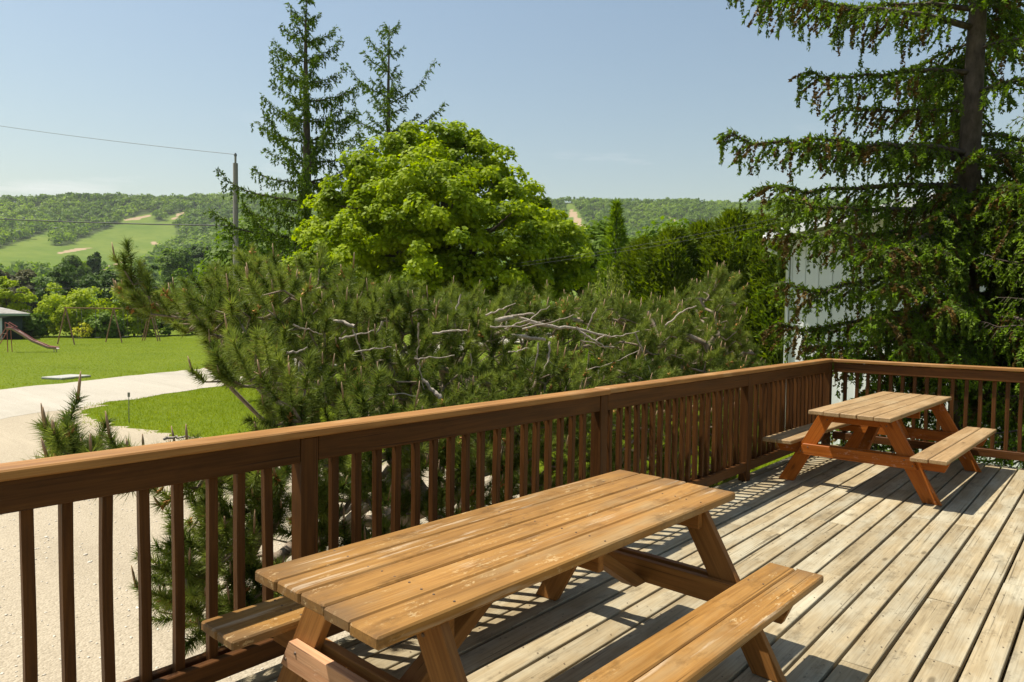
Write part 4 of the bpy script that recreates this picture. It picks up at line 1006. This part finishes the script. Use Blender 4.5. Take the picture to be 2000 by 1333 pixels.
# ---------------------------------------------------------------- shrubs and trees behind the playground
shrubs = [  # px, centre py, depth, half width px, half height px, material, label
    (20, 582, 72, 38, 38, 'bush_y', 'yellow-green bush at the left edge above the shed roof'),
    (140, 606, 74, 62, 48, 'bush_y', 'large rounded yellow-green bush behind the left end of the swing set'),
    (262, 612, 76, 44, 46, 'bush_y', 'yellow-green bush behind the middle of the swing set'),
    (330, 618, 80, 34, 30, 'bush_g', 'green bush behind the right end of the swing set'),
    (60, 636, 70, 26, 22, 'bush_g', 'low green bush beside the shed wall'),
    (205, 636, 72, 40, 18, 'bush_g', 'low green hedge clump between the yellow-green bushes'),
    (395, 600, 84, 48, 44, 'bush_g', 'green tree right of the swing set, behind the pine branch'),
    (160, 641, 70, 22, 7, 'flower', 'patch of bright yellow flowers under the large bush'),
    (115, 545, 105, 42, 30, 'bush_d', 'dark green tree above the large yellow-green bush'),
    (215, 550, 108, 46, 30, 'bush_d', 'dark green tree above the swing set beam'),
    (285, 556, 106, 40, 26, 'bush_d', 'dark green tree left of the pine branch tip'),
    (50, 552, 112, 40, 26, 'bush_b', 'brownish bare bush at left below the ski field'),
    (5, 548, 118, 26, 30, 'bush_b', 'brownish bare bush at the very left edge'),
    (145, 518, 210, 28, 20, 'bush_g', 'grey-green tree clump at the foot of the ski field'),
    (184, 516, 215, 12, 18, 'bush_d', 'small dark tree at the right end of that grey-green clump'),
    (345, 516, 190, 40, 30, 'bush_g', 'green tree clump below the ski field beside the pine tip'),
    (400, 500, 230, 36, 26, 'bush_d', 'dark green tree clump below the ski field near the pole'),
    (450, 540, 120, 48, 34, 'bush_g', 'green tree behind the utility pole foot'),
    (360, 556, 125, 40, 26, 'bush_g', 'green tree between the pine tip and the pole')]
for i, (px, py, dp, hw, hh, mt, lb) in enumerate(shrubs):
    c = at(px, py, dp); k = dp/F_PX; b = base_at(px, dp)
    rz_ = max(hh*k, 0.4); top_ = c[2]+rz_; rz_ = max(rz_, (top_-GZ)*0.56) if dp < 130 else rz_*1.4; c[2] = max(top_-rz_, GZ+rz_*0.5)
    nl = 900 if mt == 'flower' else 7600
    lf = (0.16 if mt == 'flower' else 0.30)*(dp/75)**0.8
    broadleaf('shrub' if dp < 85 else 'tree', lb, b, c, (hw*k, hw*k*0.8, rz_), 64 if mt != 'flower' else 24, max(0.25, hw*k*0.27), nl, lf, M[mt], M['maple_bark'], 200+i, trunk_r=0.10*(dp/75), group='shrubs and trees behind the playground', cat='shrub' if dp < 85 else 'tree', limbs=5, shell=0.35, flat=0.8)
# a looser far belt of trees on the flat between the playground and the hill
def belt():
    r = np.random.default_rng(300); n = 620; K = 120
    a = r.uniform(HILL_A[0], HILL_A[-1], n); rr = r.uniform(150, 420, n); X, Y = hill_xy(rr, a)
    px, py, _ = project(np.stack([X, Y, np.full(n, GZ)], -1))
    k = ~((px > 120) & (px < 330) & (rr > 230)) ; a, rr, X, Y = a[k], rr[k], X[k], Y[k]; n = len(a)
    Z = np.maximum(GZ, hill_h(rr, a)); h = r.uniform(4, 8.5, n)*np.where(rr < 220, 0.8, 1.0); w = h*r.uniform(0.4, 0.62, n)
    u = nrm(r.normal(size=(n, K, 3))); lump = 1+0.25*np.sin(u[..., 0]*5+r.uniform(0, 6, (n, 1)))*np.sin(u[..., 1]*5+r.uniform(0, 6, (n, 1)))
    q = r.uniform(0.6, 1, (n, K))*lump
    P = np.stack([X[:, None]+u[..., 0]*w[:, None]*q, Y[:, None]+u[..., 1]*w[:, None]*q, Z[:, None]+h[:, None]*(0.5+0.5*u[..., 2]*q)], -1)
    N_ = nrm(u+r.normal(0, 0.5, u.shape)); D = nrm(np.cross(N_, r.normal(size=u.shape))); L = (w[:, None]*r.uniform(0.22, 0.4, (n, K)))
    V, F = leaves_quad(P.reshape(-1, 3), D.reshape(-1, 3), N_.reshape(-1, 3), L.ravel(), L.ravel()*0.9)
    o = link('tree_belt', np_mesh('tree_belt', V, F), M['forest']); tag(o, 'belt of leafy trees along the foot of the ski hill', 'trees', kind='stuff')
belt()

# ---------------------------------------------------------------- grass blades on the verge and lawn edge
def grass():
    r = np.random.default_rng(400); out = []
    def band(n, x0, x1, y0, y1, test, hmin, hmax, w):
        P = np.stack([r.uniform(x0, x1, n), r.uniform(y0, y1, n), np.full(n, GZ)], -1); P = P[test(P[:, 0], P[:, 1])]
        D = nrm(np.array([0, 0, 1.0])+r.normal(0, 0.42, (len(P), 3))); out.append(blades_tri(P, D, r.uniform(hmin, hmax, len(P)), w, r.integers(1e6))[0])
    edge = np.array(lot_edge)
    def lot_y(x): return np.interp(x, edge[:, 0], edge[:, 1])
    def off_road(x, y):
        s = (np.stack([x, y], -1)-r0)@rn; w_ = (r1-r0)@rn; return s, w_
    def verge(x, y):
        s, w_ = off_road(x, y); return (s > w_+0.05) & (y > lot_y(x)+0.08)
    def lawnside(x, y):
        s, w_ = off_road(x, y); return (s < -0.1)
    band(130000, -27, -1.5, 7.6, 19, verge, 0.035, 0.085, 0.012)
    band(150000, -80, -26, -2, 34, lawnside, 0.02, 0.045, 0.030)
    band(9000, -42, -26, 2, 30, lambda x, y: lawnside(x, y) & (off_road(x, y)[0] > -1.0), 0.10, 0.24, 0.018)
    def fringe(x, y):
        s_, w_ = off_road(x, y); d_ = np.abs(y-lot_y(x)); return (s_ > w_-0.25) & (d_ < 0.30+0.30*np.sin(x*2.3)*np.sin(x*0.9+1))
    band(16000, -22, 0, 6.5, 12, fringe, 0.04, 0.15, 0.012)
    band(3000, -16, -0.5, 1.5, 10.5, lambda x, y: (np.sin(x*1.7+2)*np.sin(y*1.9+0.5) > 0.93), 0.02, 0.07, 0.010)
    band(26000, -5.0, 5.0, 10.9, 17.0, lambda x, y: y > 10.9, 0.04, 0.11, 0.010)
    V = np.concatenate(out); o = link('grass', np_mesh('grass', V, np.arange(len(V)).reshape(-1, 3)), M['grass_blade']); tag(o, 'short bright green grass on the verge and lawn', 'grass', kind='stuff')
grass()

# loose stones on the lot near the deck
def stones():
    r = np.random.default_rng(500); n = 3500; bm = bmesh.new(); bmesh.ops.create_icosphere(bm, subdivisions=1, radius=1.0); me0 = bpy.data.meshes.new('pebble'); bm.to_mesh(me0); bm.free()
    V0 = np.array([v.co[:] for v in me0.vertices]); F0 = np.array([p.vertices[:] for p in me0.polygons]); bpy.data.meshes.remove(me0)
    P = np.stack([-0.4-10*r.random(n)**1.4, r.uniform(0, 9.0, n), np.full(n, GZ+0.006)], -1); s = r.uniform(0.006, 0.016, n)*np.where(r.random(n) < 0.03, 2.0, 1)
    q = V0[None]*(1+r.normal(0, 0.16, (n, len(V0), 1)))*s[:, None, None]*np.stack([r.uniform(0.8, 1.4, n), r.uniform(0.8, 1.4, n), r.uniform(0.5, 0.8, n)], -1)[:, None, :]
    V = (P[:, None]+q).reshape(-1, 3); F = (np.arange(n)[:, None, None]*len(V0)+F0[None]).reshape(-1, 3)
    o = link('gravel', np_mesh('gravel', V, F), M['cobble']); tag(o, 'loose pale stones strewn over the gravel lot', 'gravel', kind='stuff')
stones()

# ---------------------------------------------------------------- playground
def swing_set():
    A = np.array([*at(128, 603, 57.5)[:2], GZ]); B = np.array([*at(297, 603, 66.0)[:2], GZ]); ht = 3.0
    d = nrm((B-A)[:2]); nrm_ = np.array([-d[1], d[0]])
    root = empty('swing_set', tuple((A+B)/2)); tag(root, 'rusty pipe swing set on the lawn in front of the yellow-green bushes', 'swing set')
    c = (A+B)/2
    def part(nm, segs, rad, mat):
        acc = Acc()
        for p, q in segs: tube(acc, [np.array(p)-c, np.array(q)-c], [rad, rad], 6)
        return link(nm, smooth(acc.mesh(nm)), mat, root)
    up = np.array([0, 0, ht])
    part('top_beam', [(A+up-np.array([*d*0.15, 0]), B+up+np.array([*d*0.15, 0]))], 0.055, M['rust'])
    for t in (0.0, 0.52, 0.97, 1.0):
        b = A+(B-A)*t
        for s in (-1, 1):
            off = np.array([*(nrm_*s*0.95), 0.0])
            part('leg', [(b+off-np.array([0, 0, 0.1]), b+up)], 0.05, M['rust'])
    for t in (0.14, 0.34, 0.66, 0.84):
        b = A+(B-A)*t
        s = empty('swing', tuple(b-c)); s.parent = root
        acc = Acc()
        for k in (-1, 1):
            off = np.array([*d*0.22*k, 0]); tube(acc, [up+off, np.array([0, 0, 0.5])+off], [0.014, 0.014], 4)
        link('chain', acc.mesh('chain'), M['chain'], s)
        sb = bar('seat', (0, 0, 0.49), (0.48, 0.2, 0.04), M['chain'], s, (d[0], d[1], 0), (0, 0, 1))
swing_set()

def slide():
    f = np.array([*ground(113, 688)[:2], GZ]); tp_ = at(14, 646, 47.0); h = 1.55
    top = np.array([*tp_[:2], GZ+h]); root = empty('playground_slide', tuple(f)); tag(root, 'small playground slide with red rails at the left edge of the lawn', 'slide')
    d = nrm(np.append((f-top)[:2], 0)); s = np.array([-d[1], d[0], 0])
    prof = [top, top+d*0.35+[0, 0, -0.02], top+(f-top)*0.5+[0, 0, -0.05], f+[0, 0, 0.28]-d*0.55, f+[0, 0, 0.22]]
    # chute: a bent sheet with raised edges
    V, F = [], []
    for i, p in enumerate(prof):
        p = np.array(p)-f
        for k, (o_, z_) in enumerate(((-0.24, 0.10), (-0.22, 0.0), (0.22, 0.0), (0.24, 0.10), (0.25, 0.06), (0.22, -0.04), (-0.22, -0.04), (-0.25, 0.06))): V.append(p+s*o_+np.array([0, 0, z_]))
    for i in range(len(prof)-1):
        for k in range(8): F.append([i*8+k, i*8+(k+1) % 8, (i+1)*8+(k+1) % 8, (i+1)*8+k])
    link('chute', np_mesh('chute', V, F), M['steel'], root)
    def part(nm, segs, rad, mat):
        acc = Acc()
        for p, q in segs: tube(acc, [np.array(p)-f, np.array(q)-f], [rad, rad], 6)
        return link(nm, smooth(acc.mesh(nm)), mat, root)
    for k in (-1, 1):
        part('side_rail', [(np.array(prof[i])+s*0.25*k+[0, 0, 0.11], np.array(prof[i+1])+s*0.25*k+[0, 0, 0.11]) for i in range(len(prof)-1)], 0.028, M['red_slide'])
        foot = top-d*0.9+s*0.3*k; foot = np.array([foot[0], foot[1], GZ-0.05])
        part('ladder_side', [(foot, top+s*0.26*k), (top+s*0.26*k, top+s*0.26*k+[0, 0, 0.45]), (top+s*0.26*k+[0, 0, 0.45], top+d*0.5+s*0.26*k+[0, 0, 0.12])], 0.026, M['red_slide'])
        part('front_leg', [(np.array([top[0], top[1], GZ-0.05])+d*0.15+s*0.3*k, top+d*0.1+s*0.25*k)], 0.026, M['red_slide'])
    for q in (0.2, 0.4, 0.6, 0.8, 1.0):
        ft = np.array([*(top-d*0.9)[:2], GZ]); p = ft+(top-ft)*q; part('rung', [(p-s*0.28, p+s*0.28)], 0.02, M['steel'])
    part('foot_leg', [(f+[0, 0, 0.2]-d*0.15+s*0.2, f-d*0.15+s*0.2+[0, 0, -0.05]), (f+[0, 0, 0.2]-d*0.15-s*0.2, f-d*0.15-s*0.2+[0, 0, -0.05])], 0.025, M['steel'])
slide()

def shed():
    cR = np.array([*at(44, 640, 66.0)[:2], GZ]); ax = -np.array([CR[0], CR[1], 0]); ax /= np.linalg.norm(ax); v_ = ray(20, 640); bx = np.array([v_[0], v_[1], 0]); bx /= np.linalg.norm(bx); ax = np.array([-bx[1], bx[0], 0])
    Wd, Dp, ht = 7.0, 5.0, 2.2
    root = empty('park_shed', tuple(cR)); tag(root, 'dark green park shed with pale grey hip roof at the left edge', 'shed')
    def box(nm, a0, a1, b0, b1, z0, z1, mat):
        V = [ax*a+bx*b+np.array([0, 0, z]) for z in (z0, z1) for a, b in ((a0, b0), (a1, b0), (a1, b1), (a0, b1))]
        F = [[0, 3, 2, 1], [4, 5, 6, 7], [0, 1, 5, 4], [1, 2, 6, 5], [2, 3, 7, 6], [3, 0, 4, 7]]
        me = np_mesh(nm, V, F); bm = bmesh.new(); bm.from_mesh(me); bmesh.ops.recalc_face_normals(bm, faces=bm.faces); bm.to_mesh(me); bm.free(); return link(nm, me, mat, root)
    box('wall', 0, Wd, 0, Dp, -0.1, ht, M['shed_wall'])
    box('fascia', -0.55, Wd+0.55, -0.55, Dp+0.55, ht, ht+0.22, M['shed_trim'])
    o_ = 0.62; z0 = ht+0.223; e = [ax*-o_+bx*-o_, ax*(Wd+o_)+bx*-o_, ax*(Wd+o_)+bx*(Dp+o_), ax*-o_+bx*(Dp+o_)]
    V = [np.array([*(p[:2]), z0]) for p in e]+[np.array([*(ax*2.4+bx*Dp/2)[:2], z0+0.75]), np.array([*(ax*(Wd-2.4)+bx*Dp/2)[:2], z0+0.75])]
    bm = bmesh.new(); vs = [bm.verts.new(v) for v in V]
    for f_ in ((0, 1, 5, 4), (1, 2, 5), (2, 3, 4, 5), (3, 0, 4), (3, 2, 1, 0)): bm.faces.new([vs[i] for i in f_])
    bmesh.ops.recalc_face_normals(bm, faces=bm.faces); me = bpy.data.meshes.new('roof'); bm.to_mesh(me); bm.free(); link('roof', me, M['shed_roof'], root)
    d_ = box('door', 1.55, 2.05, -0.06, -0.003, 0.0, 2.0, M['white_wall'])
shed()
P = ground(130, 739); sl = bar('concrete_slab', (P[0], P[1], GZ+0.045), (1.45, 1.1, 0.10), M['concrete'], None, (-0.44, 0.90, 0), (0, 0, 1), 0.02)
tag(sl, 'pale concrete slab lying in the lawn beside the road', 'slab')
def stake():
    P = ground(252, 826); root = empty('marker_stake', (P[0], P[1], GZ)); tag(root, 'thin grey marker stake standing in the verge by the lot', 'stake')
    acc = Acc(); tube(acc, [[0, 0, -0.1], [0, 0, 0.70]], [0.011, 0.010], 6); link('stem', smooth(acc.mesh('stem')), M['stake'], root)
    bar('head', (0, 0, 0.74), (0.12, 0.06, 0.02), M['stake'], root, (0, 0, 1), (CF[0], CF[1], 0))
stake()

# ---------------------------------------------------------------- pole and wires
def pole_and_wires():
    b = base_at(461, 30.0); h = at(461, 306, 30.0)[2]-GZ
    root = empty('utility_pole', tuple(b)); tag(root, 'grey wooden utility pole in front of the tall spruce', 'utility pole')
    acc = Acc(); tube(acc, [[0, 0, -0.3], [0, 0, h*0.5], [0, 0, h-0.35]], [0.13, 0.115, 0.10], 10); me = smooth(acc.mesh('shaft')); link('shaft', me, M['pole'], root)
    acc = Acc(); tube(acc, [[0, 0, h-0.5], [0, 0, h]], [0.045, 0.045], 8); link('top_pin', acc.mesh('top_pin'), M['pole'], root)
    acc = Acc(); tube(acc, [[0, 0, h-0.06], [0, 0, h], [0, 0, h+0.08]], [0.05, 0.07, 0.03], 8); link('insulator', smooth(acc.mesh('insulator')), M['wire_grey'], root)
    def wire(lb, pts, rad, mat, sag=0.0):
        pts = [np.array(p, float) for p in pts]; out = []
        for a, c in zip(pts[:-1], pts[1:]):
            for q in np.linspace(0, 1, 24, endpoint=False): out.append(a+(c-a)*q-np.array([0, 0, sag*4*q*(1-q)]))
        out.append(pts[-1]); o0 = out[0]; acc = Acc(); tube(acc, np.array(out)-o0, rad, 5)
        o = link('overhead_wire', smooth(acc.mesh('overhead_wire')), mat); o.location = o0; tag(o, lb, 'wire', 'overhead wires'); return o
    top = b+np.array([0, 0, h+0.02])
    far = at(-420, 170, 44.0)
    wire('thin high wire running left from the top of the utility pole', [far, top], 0.012, M['wire_grey'], 0.35)
    low = b+np.array([-0.12, 0, at(461, 442, 30.0)[2]-GZ])
    wire('thick black cable low across the ski hill to the pole', [at(-420, 398, 44.0), low], 0.026, M['wire'], 0.25)
    wire('lower thin cable at left crossing the dark trees', [at(-420, 560, 44.0), b+np.array([-0.12, 0.05, at(461, 560, 30.0)[2]-GZ])], 0.009, M['wire'], 0.1)
    q = at(2350, 222, 13.0)
    wire('upper grey wire slanting past the spruce to the lower right trees', [b+np.array([0.12, 0, at(461, 583, 30.0)[2]-GZ]), at(1165, 493, 17.0), at(1640, 399, 14.5), q], 0.0035, M['wire'], 0.05)
    wire('lower grey wire slanting just beneath the other past the spruce', [b+np.array([0.12, 0.05, at(461, 590, 30.0)[2]-GZ]), at(1165, 499, 17.0), at(1640, 408, 14.5), q-np.array([0, 0, 0.12])], 0.0035, M['wire'], 0.06)
pole_and_wires()

# ---------------------------------------------------------------- white house behind the right spruce
def house():
    x0, x1, y0, y1 = -3.30, 3.0, 18.0, 27.0; ze = 3.55; ax_ = -0.2; sl_ = 0.16
    root = empty('white_house', (x0, y0, GZ)); tag(root, 'white house with low gable roof behind the big spruce', 'house')
    def W(x_, y_, z_): return (x_-x0, y_-y0, z_-GZ)
    zl = ze; za = ze+(ax_-x0)*sl_; zr = za-(x1-ax_)*sl_
    def shell(nm, prof, ya, yb, mat):
        V = [W(x_, ya, z_) for x_, z_ in prof]+[W(x_, yb, z_) for x_, z_ in prof]; n = len(prof)
        bm = bmesh.new(); vs = [bm.verts.new(v) for v in V]; bm.faces.new(vs[:n]); bm.faces.new(vs[n:][::-1])
        for i in range(n): bm.faces.new([vs[i], vs[(i+1) % n], vs[n+(i+1) % n], vs[n+i]])
        bmesh.ops.recalc_face_normals(bm, faces=bm.faces); me = bpy.data.meshes.new(nm); bm.to_mesh(me); bm.free(); return link(nm, me, mat, root)
    shell('wall', [(x0, GZ-0.3), (x1, GZ-0.3), (x1, zr), (ax_, za), (x0, zl)], y0, y1, M['white_wall'])
    # vertical siding battens on the two walls in view
    xx = x0+0.012
    while xx < x1:
        zt = za-abs(xx-ax_)*sl_-0.03
        bar('siding_batten', W(xx, y0-0.012, (GZ+0.05+zt)/2), (zt-GZ-0.05, 0.045, 0.022), M['white_wall'], root, (0, 0, 1), (0, 1, 0), 0.002); xx += 0.305
    yy = y0+0.3
    while yy < y1:
        bar('siding_batten', W(x0-0.012, yy, (GZ+0.05+zl-0.05)/2), (round(zl-0.05-GZ-0.05, 3), 0.045, 0.022), M['white_wall'], root, (0, 0, 1), (1, 0, 0), 0.002); yy += 0.305
    ov = 0.42; th = 0.16
    r_ = shell('roof', [(x0-ov, zl-ov*sl_+0.02), (ax_, za+0.02), (x1+ov, zr-ov*sl_+0.02), (x1+ov, zr-ov*sl_+th), (ax_, za+th), (x0-ov, zl-ov*sl_+th)], y0-0.55, y1+0.4, M['roof'])
    for s, xe, zz in ((-1, x0-ov, zl-ov*sl_), (1, x1+ov, zr-ov*sl_)):
        a = np.array(W(xe, y0-0.57, zz+0.085)); b_ = np.array(W(ax_, y0-0.57, za+0.085)); d = b_-a
        bar('rake_board', (a+b_)/2, (float(np.linalg.norm(d)), 0.19, 0.036), M['white_trim'], root, d, (0, 1, 0), 0.003)
    bar('gutter', W(x0-ov-0.06, (y0+y1)/2, zl-ov*sl_+0.06), (y1-y0+0.9, 0.11, 0.12), M['white_trim'], root, (0, 1, 0), (1, 0, 0), 0.02)
    acc = Acc(); p = [W(x0-ov-0.05, y0-0.35, zl-ov*sl_), W(x0-ov-0.05, y0-0.35, zl-0.28), W(x0-0.06, y0-0.06, zl-0.50), W(x0-0.06, y0-0.06, GZ)]
    tube(acc, p, 0.045, 8); link('downspout', smooth(acc.mesh('downspout')), M['white_trim'], root)
house()

# ---------------------------------------------------------------- the thin haze toward the hill
def haze():
    bm = bmesh.new(); bmesh.ops.create_cube(bm, size=1.0); me = bpy.data.meshes.new('haze'); bm.to_mesh(me); bm.free()
    o = link('haze', me); o.scale = (5600, 5600, 262); o.location = (0, 0, GZ-1.5+131); tag(o, 'thin pale summer haze over the valley', 'haze', kind='stuff')
    s = NT('summer_haze'); v = s.n('ShaderNodeVolumePrincipled'); v.inputs['Color'].default_value = (0.90, 0.95, 1.0, 1); v.inputs['Density'].default_value = 0.00011; v.inputs['Anisotropy'].default_value = 0.2
    s.l(v.outputs[0], s.out.inputs['Volume']); me.materials.append(s.m)
haze()
